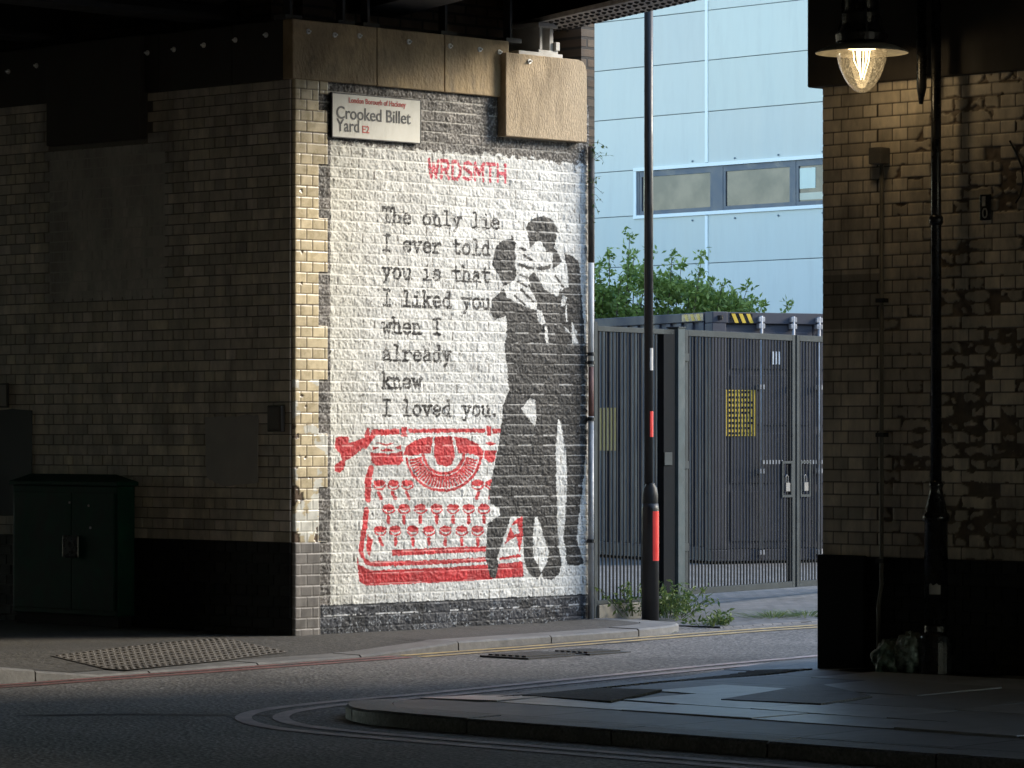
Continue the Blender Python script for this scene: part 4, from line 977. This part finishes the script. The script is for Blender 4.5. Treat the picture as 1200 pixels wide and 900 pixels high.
tl_ = N_(nt, 'ShaderNodeBsdfTranslucent'); tl_.inputs[0].default_value = (.9, .85, .75, 1); fr = N_(nt, 'ShaderNodeLayerWeight'); fr.inputs[0].default_value = .25
m1 = N_(nt, 'ShaderNodeMixShader'); m2 = N_(nt, 'ShaderNodeMixShader'); nz = N_(nt, 'ShaderNodeTexNoise'); tcn = N_(nt, 'ShaderNodeTexCoord'); lk(tcn.outputs['Object'], nz.inputs['Vector']); nz.inputs['Scale'].default_value = 90
mrn = N_(nt, 'ShaderNodeMapRange'); lk(nz.outputs[0], mrn.inputs[0]); mrn.inputs[1].default_value = .45; mrn.inputs[2].default_value = .7; mrn.inputs[3].default_value = .05; mrn.inputs[4].default_value = .22
lk(mrn.outputs[0], m1.inputs[0]); lk(tr.outputs[0], m1.inputs[1]); lk(tl_.outputs[0], m1.inputs[2]); lk(fr.outputs['Facing'], m2.inputs[0]); lk(m1.outputs[0], m2.inputs[1]); lk(gl_.outputs[0], m2.inputs[2]); lk(m2.outputs[0], o_.inputs[0])
mb = MB(); mb.lathe(c, prof, 40, cap=False); g_ = mb.build('globe', gm, lan, smooth=True)
mb = MB()
for q in range(8):
    th = q*.785+.2; r0 = .034+.02*((q*5) % 3)/2; r1 = .006+.004*(q % 3)
    d = Vector((math.cos(th), math.sin(th), 0)); mb.tube([c+d*r0+UP*.02, c+d*(r0*.85)-UP*(.05+.01*(q % 3)), c+d*r1-UP*(.13+.012*(q % 4))], [.0026, .002, .0012], 6)
mb.build('filament', emit('filament_glow', (1, .74, .38), 3.0), lan)
mb = MB(); mb.lathe(c, [(.02, .005), (.08, .012), (.085, .03), (.03, .035)], 20); mb.build('burner', emit('burner_glow', (1, .74, .38), 1.6), lan)
LAMP_W = .5
pl = bpy.data.lights.new('lantern_light', 'POINT'); pl.energy = LAMP_W; pl.color = (1, .80, .50); pl.shadow_soft_size = .05
po = bpy.data.objects.new('lantern_light', pl); COL.objects.link(po); po.parent = lan; po.location = (0, 0, -.09)

# ---- bin bag by the lamp post
def blob(cen, r, seed, n=40, m=56, flat=.0):
    rg = np.random.default_rng(seed); vs = []; fs = []
    ph = rg.random((6, 3))*6.28; fr = rg.integers(2, 7, (6, 2))
    for i in range(n+1):
        for j in range(m):
            u = math.pi*i/n; v = 2*math.pi*j/m
            k = 1+sum(.045*math.sin(fr[q][0]*u+ph[q][0])*math.cos(fr[q][1]*v+ph[q][1]) for q in range(6))
            p = Vector((r[0]*math.sin(u)*math.cos(v), r[1]*math.sin(u)*math.sin(v), r[2]*math.cos(u)))*k
            k2 = fbm(np.array([p.x*30+9]), np.array([p.y*30+p.z*34+9]), 1.0, 3, seed)[0]
            p = cen+p*(.78+.46*k2); p.z = max(p.z, .112); vs.append(p)
    for i in range(n):
        for j in range(m): fs.append((i*m+j, (i+1)*m+j, (i+1)*m+(j+1) % m, i*m+(j+1) % m))
    return vs, fs
b_ = -.22; a_ = onB(1055, 770, b_)[0]
t = thing('bin_bag', 'crumpled pale green plastic bag slumped against the lamp post foot', 'bag', L(a_, b_, .115))
for k, (da, db, zz, r, sd) in enumerate(((-.10, 0, .19, (.105, .10, .09), 1), (.03, .05, .23, (.09, .09, .115), 2), (.07, -.05, .21, (.08, .08, .10), 3))):
    pass
vs, fs = blob(L(a_-.06, b_, .20), (.12, .10, .10), 5); mb = MB(); mb.add(vs, fs); mb.build('bag', M['bag'], t, smooth=True)
vs, fs = blob(L(a_+.07, b_+.02, .225), (.10, .09, .125), 9); mb = MB(); mb.add(vs, fs); mb.build('bag', mat('pale_bag', (.20, .25, .22), .35, .4, 9, bump=1.0, bscale=18, stain=(.04, .06, .05), sscale=7, samt=.8, dist=.03), t, smooth=True)

# ================================================================== LANE END: fence, gate, pole, pipe
FT = 2.348
fl0 = at(699, 512, 28.62); fl1 = at(796, 512, 29.7); fd = (fl1-fl0); fd.z = 0; flen = fd.length; fd.normalize(); fn = Vector((fd.y, -fd.x, 0))  # fn to camera side
if fn.y > 0: fn = -fn
fb = lambda s, z, o=0.0: Vector((fl0.x, fl0.y, 0))+fd*s+fn*o+UP*z
fen = thing('metal_fence', 'grey vertical bar fence panel between the mural wall and the gate post', 'fence', fb(flen/2, .12))
mb = MB(); mb.obox(fb(-.03, .08), fd*.05, -fn*.05, UP*(FT-.06)); mb.build('post', M['post'], fen, bevel=.003)
mb = MB(); mb.obox(fb(.021, FT-.05), fd*(flen-.10), -fn*.05, UP*.04); mb.build('top_rail', M['post'], fen, bevel=.003)
mb = MB(); mb.obox(fb(.021, .235), fd*(flen-.30), -fn*.05, UP*.03); mb.build('bottom_rail', M['post'], fen, bevel=.003)
mb = MB(); s_ = .05
while s_ < flen-.31: mb.obox(fb(s_, .266, -.01), fd*.016, -fn*.008, UP*(FT-.05-.267)); s_ += .054
mb.build('bars', M['fence'], fen)
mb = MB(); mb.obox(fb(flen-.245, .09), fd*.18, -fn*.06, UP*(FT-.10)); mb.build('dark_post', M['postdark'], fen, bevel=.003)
mb = MB(); mb.obox(fb(flen-.25, 1.28, .012), fd*.12, -fn*.01, UP*.10); mb.build('hasp', M['post'], fen, bevel=.002)
mb = MB(); mb.obox(fb(.01, .06, .02), fd*(flen-.62), -fn*.08, UP*.172); pln = mb.build('fence_board', M['board'], None, bevel=.004)
tag(pln, 'short weathered board under the fence panel', 'board')
gp = thing('gate_post', 'pale grey square gate post beside the black pole', 'gate post', fb(flen, .08))
mb = MB(); mb.obox(fb(flen-.05, .06, .02), fd*.11, -fn*.10, UP*(FT+.0-.06)); mb.build('shaft', mat('pale_post_grey', (.085, .105, .108), .8, .2, 6, stain=(.15, .16, .16), sscale=5, samt=.5, spec=.08), gp, bevel=.004)
mb = MB(); mb.obox(fb(flen-.055, FT+.001, .025), fd*.12, -fn*.11, UP*.012); mb.build('cap', M['post'], gp, bevel=.003)
ft2 = lambda pz: pz
for zz, sc_ in ((.72, .03), (.55, .035)):
    pass
g0 = at(803, 512, 30.0); g1 = at(932, 512, 31.58); gdv = (g1-g0); gdv.z = 0; glen = gdv.length; gdv.normalize(); gnv = Vector((gdv.y, -gdv.x, 0)); gnv = gnv if gnv.y < 0 else -gnv
gb = lambda s, z, o=0.0: Vector((g0.x, g0.y, 0))+gdv*s+gnv*o+UP*z
def gate_leaf(s0, s1, lab, lock_end):
    t = thing('gate_leaf', lab, 'gate', gb((s0+s1)/2, .25), 'leaves of the yard gate')
    mb = MB(); mb.obox(gb(s0, .25), gdv*.05, -gnv*.05, UP*(FT-.25)); mb.obox(gb(s1-.05, .25), gdv*.05, -gnv*.05, UP*(FT-.25))
    mb.obox(gb(s0+.051, FT-.05), gdv*(s1-s0-.102), -gnv*.05, UP*.05); mb.obox(gb(s0+.051, .25), gdv*(s1-s0-.102), -gnv*.05, UP*.05)
    mb.build('frame', M['post'] , t, bevel=.003)
    mb = MB(); s_ = s0+.075
    while s_ < s1-.07: mb.obox(gb(s_, .301, -.01), gdv*.016, -gnv*.008, UP*(FT-.352)); s_ += .0535
    mb.build('bars', M['fence'], t)
    mb = MB(); sl_ = s1-.24 if lock_end > 0 else s0+.055
    for q in ((sl_, 1.0, .18, .02), (sl_, 1.28, .18, .02), (sl_, 1.02, .02, .26), (sl_+.16, 1.02, .02, .26)): mb.obox(gb(q[0], q[1], .006), gdv*q[2], -gnv*.012, UP*q[3])
    lf = mb.build('lock_frame', M['post'], t)
    mb = MB(); mb.obox(gb(sl_+.045, 1.05, .018), gdv*.07, -gnv*.03, UP*.07); mb.tube([gb(sl_+.06, 1.12, .005), gb(sl_+.06, 1.17, .005), gb(sl_+.08, 1.185, .005), gb(sl_+.10, 1.17, .005), gb(sl_+.10, 1.12, .005)], .006, 8)
    mb.build('padlock', mat('dull_padlock_steel', (.16, .16, .155), .6, .2, 10), lf)
    if lock_end > 0:
        for zz in (.6, 1.25, 2.1):
            mb = MB(); mb.obox(gb(s0-.05, zz, .01), gdv*.09, -gnv*.02, UP*.06); mb.build('hinge', M['post'], t)
gate_leaf(0, glen, 'wide grey bar gate leaf hung from the pale gate post', 1)
gate_leaf(glen+.03, glen+.03+1.7, 'second grey bar gate leaf half hidden by the dark pier', -1)

# black pole
pc = at(762, 727, 28.56); pc.z = 0
t = thing('signal_pole', 'tall thin black pole with red reflective strips in front of the fence', 'pole', Vector((pc.x, pc.y, .12)))
zs_ = lambda y: CAM_H-(y-HOR)*28.56/F
mb = MB(); mb.lathe(pc, [(.066, .1), (.064, zs_(596)), (.060, zs_(590))], 24); mb.build('base', M['black'], t, smooth=True)
mb = MB(); mb.lathe(pc, [(.058, zs_(604)), (.058, zs_(580)), (.052, zs_(572)), (.034, zs_(568)), (.034, zs_(566))], 24); mb.build('collar', mat('collar_grey', (.022, .023, .023), .5, .2, spec=.3), t, smooth=True)
pc2 = pc+Vector((-.012, 0, 0))
mb = MB(); mb.lathe(pc2, [(.034, zs_(567)), (.034, 5.6)], 20); mb.build('shaft', M['black'], t, smooth=True)
def rstrip(c, r, z0, z1, th0, th1, name, m):
    mb = MB(); n = 6; vs = []
    for i in range(n+1):
        th = math.radians(th0+(th1-th0)*i/n)
        for z in (z0, z1): vs.append(c+Vector((r*math.cos(th), r*math.sin(th), z)))
    fs = [(2*i, 2*i+2, 2*i+3, 2*i+1) for i in range(n)]
    k = len(vs); vs += [c+(v-c)*1.0-Vector(((v-c).x*.03, (v-c).y*.03, 0)) for v in vs]; fs += [tuple(k+i for i in f[::-1]) for f in fs]
    mb.add(vs, fs); mb.build(name, m, t)
rstrip(pc, .0668, zs_(657), zs_(599), -75, -15, 'reflector', M['reflect'])
rstrip(pc2, .0352, zs_(512), zs_(482), -75, -10, 'reflector', M['reflect'])
rstrip(pc2, .0352, zs_(434), zs_(408), -75, -20, 'sticker', M['galv'])

# drainpipe at the wall end
db, _ = onA(692, 500, .03)
t = thing('drainpipe', 'slim grey drainpipe at the end of the mural wall', 'drainpipe', L(.03, db, .12))
c = L(.035, db, 0); zD = lambda y: onA(692, y, .035)[1]
mb = MB(); mb.lathe(c, [(.022, .1), (.022, zD(488))], 14); mb.build('lower_pipe', M['galv'], t, smooth=True)
mb = MB(); mb.lathe(c, [(.020, zD(487.5)), (.020, zD(430))], 14); mb.build('rusty_pipe', mat('rust_red_pipe', (.22, .11, .09), .6, .3, 15), t, smooth=True)
mb = MB(); mb.lathe(c, [(.022, zD(429.5)), (.022, zD(308))], 14); mb.build('upper_pipe', M['white'], t, smooth=True)
mb = MB(); mb.lathe(c, [(.022, zD(307.5)), (.022, zD(172))], 14); mb.build('dark_pipe', mat('sooty_pipe', (.07, .06, .05), .7, .4, 12), t, smooth=True)
for y in (415, 425, 491, 634):
    mb = MB(); mb.lathe(c, [(.028, zD(y+2)), (.028, zD(y-2))], 14); mb.build('clip', M['black'], t)

# ================================================================== container
cc = at(835, 512, 39.0); cc.z = 0; cs = Vector((-2200, F)).normalized(); csd = Vector((cs.x, cs.y, 0)); cfd = Vector((cs.y, -cs.x, 0))
CB, CT = .22, 2.79; CW, CL = 2.44, 6.06
con = thing('shipping_container', 'dark blue-grey shipping container standing in the yard behind the gate', 'container', cc+UP*CB)
cp = lambda x, y, z: cc+cfd*x+csd*y+UP*z      # x across the doors, y back, z up
def cbox(mb, x0, x1, y0, y1, z0, z1): mb.obox(cp(x0, y0, z0), cfd*(x1-x0), csd*(y1-y0), UP*(z1-z0))
mb = MB(); cbox(mb, .03, CW-.03, .08, CL, CB+.1, CT-.03); mb.build('shell', M['containerside'], con)
mb = MB()
for x in (0, CW-.16): cbox(mb, x, x+.16, 0, .16, CB+.121, CT-.121)
cbox(mb, .18, CW-.18, .0, .1, CT-.12, CT-.005); cbox(mb, .18, CW-.18, 0, .1, CB, CB+.12); cbox(mb, 0, .06, .18, CL, CT-.1, CT-.005); cbox(mb, 0, .06, .18, CL, CB, CB+.14)
mb.build('frame', M['container'], con, bevel=.006)
for x in (0, CW-.178):
    for z in (CB, CT-.119):
        mb = MB(); cbox(mb, x, x+.178, -.004, .162, z, z+.118); k = mb.build('corner_casting', M['container'], con, bevel=.008)
        if z > 1:
            mb = MB(); mb.tube([cp(x+.089, -.0045, z+.04), cp(x+.089, -.0045, z+.078)], .03, 12); mb.tube([cp(x+.089, -.007, z+.045), cp(x+.089, -.007, z+.075)], .031, 10); mb.build('hole', M['dkblack'], k)
mb = MB(); y = .2
while y < CL-.1: cbox(mb, .008, .05, y, y+.11, CB+.142, CT-.102); y += .24
mb.build('corrugation', M['containerside'], con, bevel=.012)
for d0, d1 in ((.165, CW/2-.005), (CW/2+.005, CW-.165)):
    mb = MB(); cbox(mb, d0, d1, .04, .075, CB+.125, CT-.125); dr = mb.build('door', M['container'], con, bevel=.004)
    mb = MB(); z = CB+.2
    for z0, z1 in ((CB+.2, CB+.72), (CB+.80, CB+1.32), (CB+1.40, CB+1.92), (CB+1.98, CT-.2)): cbox(mb, d0+.06, d1-.06, .028, .039, z0, z1)
    mb.build('door_panel', M['container'], dr, bevel=.008)
for px in (891.5, 929, 959, 1010):
    s_ = None
    # solve x on the front plane under this column
    k = (px-600)/F; x = (k*cc.y-cc.x)/(cfd.x-k*cfd.y)
    mb = MB(); mb.tube([cp(x, -.015, CB+.03), cp(x, -.015, CT-.04)], .017, 10); lr = mb.build('lock_rod', M['galv'], con, smooth=True)
    for z in (CT-.10, CT-.17, CT-.8, CB+.9, CB+.06):
        mb = MB(); cbox(mb, x-.035, x+.035, -.03, .027, z, z+.05); mb.build('bracket', M['galv'], lr, bevel=.004)
    mb = MB(); cbox(mb, x-.02, x+.25, -.06, -.035, CB+1.0, CB+1.04); mb.build('handle', M['galv'], lr)
mb = MB()
for i in range(5):
    x = .215+i*.044
    if i % 2 == 0:
        mb.prism([cp(x+.05, -.003, CT-.115), cp(x+.094, -.003, CT-.115), cp(x+.05, -.003, CT-.02), cp(x+.006, -.003, CT-.02)][::-1], cfd*0+csd*.0025)
mbk = MB(); cbox(mbk, .20, .47, -.0015, .0, CT-.118, CT-.017)
bk = mbk.build('hazard_backing', M['dkblack'], con); mb.build('hazard_stripe', M['yellow'], bk)
mb = MB(); mbk = MB()
mbk.obox(cp(-.0015, .20, CT-.09), csd*.45, cfd*.0014, UP*.075); bk = mbk.build('hazard_backing', M['dkblack'], con)
for i in range(3):
    y = .24+i*.13; mb.prism([cp(-.003, y, CT-.088), cp(-.003, y+.06, CT-.088), cp(-.003, y+.10, CT-.017), cp(-.003, y+.04, CT-.017)], cfd*.001)
mb.build('hazard_stripe', M['yellow'], bk)
def on_front(px, py):
    k = (px-600)/F; x = (k*cc.y-cc.x)/(cfd.x-k*cfd.y); D = cc.y+cfd.y*x; return x, CAM_H-(py-HOR)*D/F
x0, z0 = on_front(852, 511); x1, z1 = on_front(886, 457)
mb = MB(); cbox(mb, x0, x1, .018, .0272, z0, z1); pl_ = mb.build('placard', M['yellow'], con); pl_['label'] = 'yellow placard with dark rows of print'
mb = MB(); nr = 9
rr_ = random.Random(3)
for i in range(nr):
    zz = z0+(z1-z0)*(i+.35)/nr; x = x0+.025
    while x < x1-.05:
        w_ = rr_.uniform(.02, .035); cbox(mb, x, x+w_, .014, .0176, zz, zz+(z1-z0)/nr*.42); x += w_+.016
mb.build('print_rows', M['dkblack'], pl_)
x0, z0 = on_front(905, 427); x1, z1 = on_front(916, 412)
mb = MB(); cbox(mb, x0, x1, .018, .0272, z0, z1); mb.build('white_label', M['white'], con)
# yellow sticker on the long side
def on_side(px, py):
    k = (px-600)/F; y = (k*cc.y-cc.x)/(csd.x-k*csd.y); D = cc.y+csd.y*y; return y, CAM_H-(py-HOR)*D/F
y0, z0 = on_side(722, 528); y1, z1 = on_side(701, 478)
mb = MB(); mb.obox(cp(.002, y0, z0), csd*(y1-y0), cfd*.005, UP*(z1-z0)); mb.build('side_placard', mat('faded_yellow_vinyl', (.40, .28, .06), .6, .3, 10), con)

# ================================================================== blue building
bu = Vector((.683, -.7305, 0)).normalized(); bnr = Vector((-bu.y, bu.x, 0)); bnr = bnr if bnr.y > 0 else -bnr
bo = at(830, 512, 55.0); bo.z = 0
bp = lambda s, z, o=0.0: bo+bu*s+UP*z-bnr*o          # o towards the camera
def on_bld(px, py):
    k = (px-600)/F; s = (k*bo.y-bo.x)/(bu.x-k*bu.y); D = bo.y+bu.y*s; return s, CAM_H-(py-HOR)*D/F
bld = thing('blue_building', 'pale blue panel-clad building beyond the yard with a dark ribbon window', 'building', bo)
joints = sorted(on_bld(830, y)[1] for y in (12, 70.5, 130.5, 193, 247.5, 308)); wz1 = on_bld(830, 196)[1]; wz0 = on_bld(830, 247)[1]
zl_ = [0, 1.3, 2.3, 3.2]+joints; zl_ = sorted(z for z in zl_ if z < joints[0]-.3)+joints+[joints[-1]+.75*i for i in range(1, 9)]
SL, SR = -14.0, 12.0
ws0 = on_bld(748, 228)[0]; ws1 = SR-2
mb = MB(); mb.obox(bp(SL, 0), bu*(SR-SL), bnr*8, UP*zl_[-1]); mb.build('wall', M['seam'], bld)
def panel(s0, s1, z0, z1):
    k = random.uniform(.93, 1.05); mbp.cur = (.57*k, .61*k*random.uniform(.99, 1.01), .555*k)
    mbp.obox(bp(s0, z0, .03+random.uniform(0, .004)), bu*(s1-s0), bnr*.0285, UP*(z1-z0))
g_ = .012
for s0, s1 in ((SL, -4.2), (-4.18, -.03), (.03, 4.2), (4.22, SR)):
    mbp = MB()
    for z0, z1 in zip(zl_[:-1], zl_[1:]):
        if abs(z0-joints[1]) < .02 or (z0 < wz0+.05 < z1 and z1 <= wz1+.3):     # course holding the ribbon window
            if s1 > ws0:
                if s0 < ws0: panel(s0, ws0-.05, z0, z1-g_)
                continue
        panel(s0, s1, z0, z1-g_)
    mbp.build('cladding_panel', M['clad'], bld)
for i in range(9):
    for zf in (wz1+.10, wz0-.13):
        q = ws0+.3+i*.85; mb = MB(); mb.tube([bp(q, zf, .033), bp(q, zf, .048)], .014, 8); mb.build('fixing', M['seam'], bld)
mb = MB(); mb.obox(bp(-.028, wz1+.07, .042), bu*.056, bnr*.039, UP*(zl_[-1]-wz1-.07)); mb.obox(bp(-.028, 0, .042), bu*.056, bnr*.039, UP*(wz0-.07)); mb.build('vertical_trim', M['cladtrim'], bld)
win = MB()
win.obox(bp(ws0-.05, wz0-.06, .06), bu*(ws1-ws0), bnr*.055, UP*.05); win.obox(bp(ws0-.05, wz1+.01, .06), bu*(ws1-ws0), bnr*.055, UP*.05); win.obox(bp(ws0-.05, wz0-.009, .05), bu*.05, bnr*.045, UP*(wz1-wz0+.018))
wf = win.build('window', M['cladtrim'], bld)
mu = [on_bld(x, 220)[0] for x in (750, 837, 849, 932)]
for s0, s1 in ((mu[1], mu[2]), (mu[3]-.03, mu[3]+.04), (ws0+.001, ws0+.05)):
    mb = MB(); mb.obox(bp(s0, wz0-.008, .035), bu*(s1-s0), bnr*.03, UP*(wz1-wz0+.016)); mb.build('mullion', M['winframe'], wf)
for s0, s1 in ((ws0+.051, mu[1]-.001), (mu[2]+.001, mu[3]-.031), (mu[3]+.041, mu[3]+1.5), (mu[3]+1.55, ws1-.1)):
    mb = MB(); mb.obox(bp(s0, wz0-.005, .03), bu*(s1-s0), bnr*.025, UP*.055); mb.obox(bp(s0, wz1-.08, .03), bu*(s1-s0), bnr*.025, UP*.085)
    mb.obox(bp(s0, wz0+.051, .03), bu*.05, bnr*.025, UP*(wz1-wz0-.132)); mb.obox(bp(s1-.05, wz0+.051, .03), bu*.05, bnr*.025, UP*(wz1-wz0-.132)); mb.build('sash', M['winframe'], wf)
    mb = MB(); mb.obox(bp(s0+.051, wz0+.052, .012), bu*(s1-s0-.102), bnr*.008, UP*(wz1-wz0-.134)); mb.build('pane', M['glass'], wf)
s0 = mu[3]+.10
mb = MB(); mb.obox(bp(s0, wz1-.40, .018), bu*.30, bnr*.005, UP*.29); mb.build('paper_sheet', M['paper'], wf)
mb = MB(); mb.obox(bp(s0, wz0+.07, .018), bu*.7, bnr*.005, UP*.10); mb.build('window_blind', M['cream'], wf)

# unseen building added right of the lane, blocking low sky from band and gate
wk = thing('low_sky_blocker', 'unseen brick building added across the lane to block low sky light', 'building', L(13, 24, 0))
WKH = 8.5
mb = MB(); mb.lbox(13, 21, 7, 50, -.2, WKH); mb.build('wall', M['oldbrick'], wk)
mb = MB(); mb.lbox(12.9, 21.1, 6.9, 50.1, WKH+.001, WKH+.12); mb.build('coping', M['darkstone'], wk)
for i in range(8):
    for z in (1.2, 4.6):
        b0 = 9+i*5; mb = MB(); mb.lbox(12.95, 12.998, b0, b0+1.8, z, z+1.9); wi = mb.build('window', M['winframe'], wk)
        mb = MB(); mb.lbox(12.94, 12.949, b0+.08, b0+.86, z+.08, z+1.82); mb.lbox(12.94, 12.949, b0+.94, b0+1.72, z+.08, z+1.82); mb.build('pane', M['glass'], wi)

# ================================================================== plants
def leaf_quad(mb, p, d, n, ln, wd):
    d = d.normalized(); s = d.cross(n); s = s.normalized() if s.length > 1e-4 else d.orthogonal().normalized(); n2 = s.cross(d)
    mb.add([p, p+d*ln*.45+s*wd*.5+n2*ln*.05, p+d*ln-n2*ln*.06, p+d*ln*.45-s*wd*.5+n2*ln*.05], [(0, 1, 2), (0, 2, 3)])
def rv(r): return Vector((r.gauss(0, 1), r.gauss(0, 1), r.gauss(0, 1))).normalized()
def bush():
    r = random.Random(11); D = 46.0
    t = thing('bush', 'leafy light green shrub growing above the container roof', 'bush', at(745, 660, D))
    st = MB(); lf = MB()
    tops = [(702, 312, 0), (716, 300, .4), (735, 276, -.3), (742, 300, .2), (758, 318, 0), (772, 330, .5), (787, 298, -.2), (800, 312, .3), (820, 300, -.4), (815, 330, 0), (832, 332, .3), (845, 332, -.2), (858, 345, .2), (874, 338, 0), (884, 352, .3), (893, 356, -.3), (920, 356, 0), (690, 330, .3), (676, 320, 0), (655, 330, .4), (760, 295, .5), (725, 330, -.4), (780, 345, .6), (805, 350, -.4), (835, 350, .5), (707, 345, -.2), (748, 345, -.6), (866, 357, .1)]
    for px, py, dd in tops:
        tip = at(px+r.uniform(-3, 3), py, D+dd); root = at(690+(px-690)*.55+r.uniform(-12, 12), 640, D+dd*.3); root.z = .19
        mid_ = root.lerp(tip, .55)+Vector((r.uniform(-.15, .15), r.uniform(-.2, .2), .15)); pts = []
        for i in range(15):
            u = i/14; pts.append(root*(1-u)**2+mid_*2*u*(1-u)+tip*u*u)
        st.tube(pts, [.022*(1-.85*i/14) for i in range(15)], 5)
        for i in range(4, 15):
            p = pts[i]; u = i/14
            for _ in range(int(3+4*(1-u)*2)):
                q = p+rv(r)*r.uniform(.02, .32*(1.05-u)+.03)
                if r.random() < .5: st.tube([p, p.lerp(q, .6)+UP*.01, q], [.005, .004, .002], 4)
                for _ in range(r.randint(6, 10)):
                    d = (rv(r)+UP*.15+Vector((0, -.2, 0))); leaf_quad(lf, q+rv(r)*r.uniform(0, .09), d, (rv(r)+UP*1.0).normalized(), r.uniform(.055, .095), r.uniform(.03, .05))
    # dense lower mass
    for _ in range(15000):
        px = r.uniform(640, 880); lim = np.interp(px, [640, 700, 740, 790, 830, 860, 885], [322, 316, 312, 326, 338, 348, 358])
        py = r.uniform(lim, 420); p = at(px, py, D+r.uniform(-.35, .7))
        if fbm(np.array([px/40.]), np.array([py/30.]), 1.0, 2, 5)[0] < .40 and py < 365: continue
        leaf_quad(lf, p, rv(r)+UP*.1, (rv(r)+UP).normalized(), r.uniform(.055, .1), r.uniform(.03, .052))
    st.build('stems', M['stem'], t); lf.build('foliage', M['leaf'], t)
bush()
def weed(px, py, z, h, n, lab, seed, spread=.1, grass=False, D=None, group=None, name='weed'):
    r = random.Random(seed); p0 = onG(px, py, z) if D is None else at(px, py, D)
    t = thing(name, lab, 'weed', p0, group)
    lf = MB(); st = MB()
    for i in range(n):
        d = Vector((r.gauss(0, spread), r.gauss(0, spread), 0)); b0 = p0+d*.5; tip = p0+d*1.6+UP*h*r.uniform(.45, 1)
        if grass:
            s = rv(r); s.z = 0; s = s.normalized()*.004
            m_ = b0.lerp(tip, .6)+UP*h*.15; lf.add([b0-s, b0+s, m_+s*.7, tip, m_-s*.7], [(0, 1, 2, 4), (4, 2, 3)])
        else:
            st.tube([b0, b0.lerp(tip, .5)+UP*.02, tip], [.003, .0025, .0015], 4)
            for u in (.25, .45, .6, .75, .9, 1):
                for _ in range(2): leaf_quad(lf, b0.lerp(tip, u), rv(r)+UP*.2, (rv(r)+UP).normalized(), r.uniform(.03, .06), r.uniform(.014, .026))
    if not grass: st.build('stems', M['weed'], t)
    lf.build('leaves' if not grass else 'blades', M['weed'], t)
weed(744, 722, .12, .27, 16, 'tall leafy weed between the fence and the left of the black pole', 1, .09, D=28.9)
weed(783, 724, .12, .29, 34, 'bushy weed growing between the black pole and the gate post', 2, .10, D=28.95)
weed(803, 722, .1, .22, 12, 'small weed on the gate side of the pale gate post', 3, .07, D=29.3)
weed(833, 739, .06, .16, 22, 'weed clump at the end of the rounded kerb', 4, .10)
weed(769, 745, .06, .07, 40, 'small grass tuft in the kerb joint below the pole', 5, .06, True)
weed(617, 750, .06, .06, 22, 'tiny grass tuft on the kerb below the mural', 6, .05, True)
weed(905, 724, .12, .065, 150, 'low grass tuft on the paved crossover, nearer the gate post', 7, .14, True)
weed(945, 723, .12, .065, 150, 'low grass tuft on the paved crossover beside the dark pier', 8, .14, True)
def wall_plant():
    r = random.Random(9); b, z = onA(692, 172, .05); p0 = L(.06, b, z)
    t = thing('wall_plant', 'sparse creeper hanging at the end of the mural wall', 'plant', p0); lf = MB(); st = MB()
    for i in range(16):
        y0 = r.uniform(166, 270); bb, zz = onA(690.5, y0, .03); q = L(.045, bb, zz)+rv(r)*.01; tip = q+Vector((r.uniform(-.04, .14), 0, r.uniform(-.12, .06)))
        st.tube([q, q.lerp(tip, .5)+UP*.02, tip], [.003, .002, .001], 4)
        for u in (.2, .4, .6, .8, 1):
            if r.random() < .8: leaf_quad(lf, q.lerp(tip, u), rv(r), (rv(r)+UP).normalized(), r.uniform(.025, .045), r.uniform(.012, .02))
    st.build('stems', M['stem'], t); lf.build('leaves', M['weed'], t)
wall_plant()
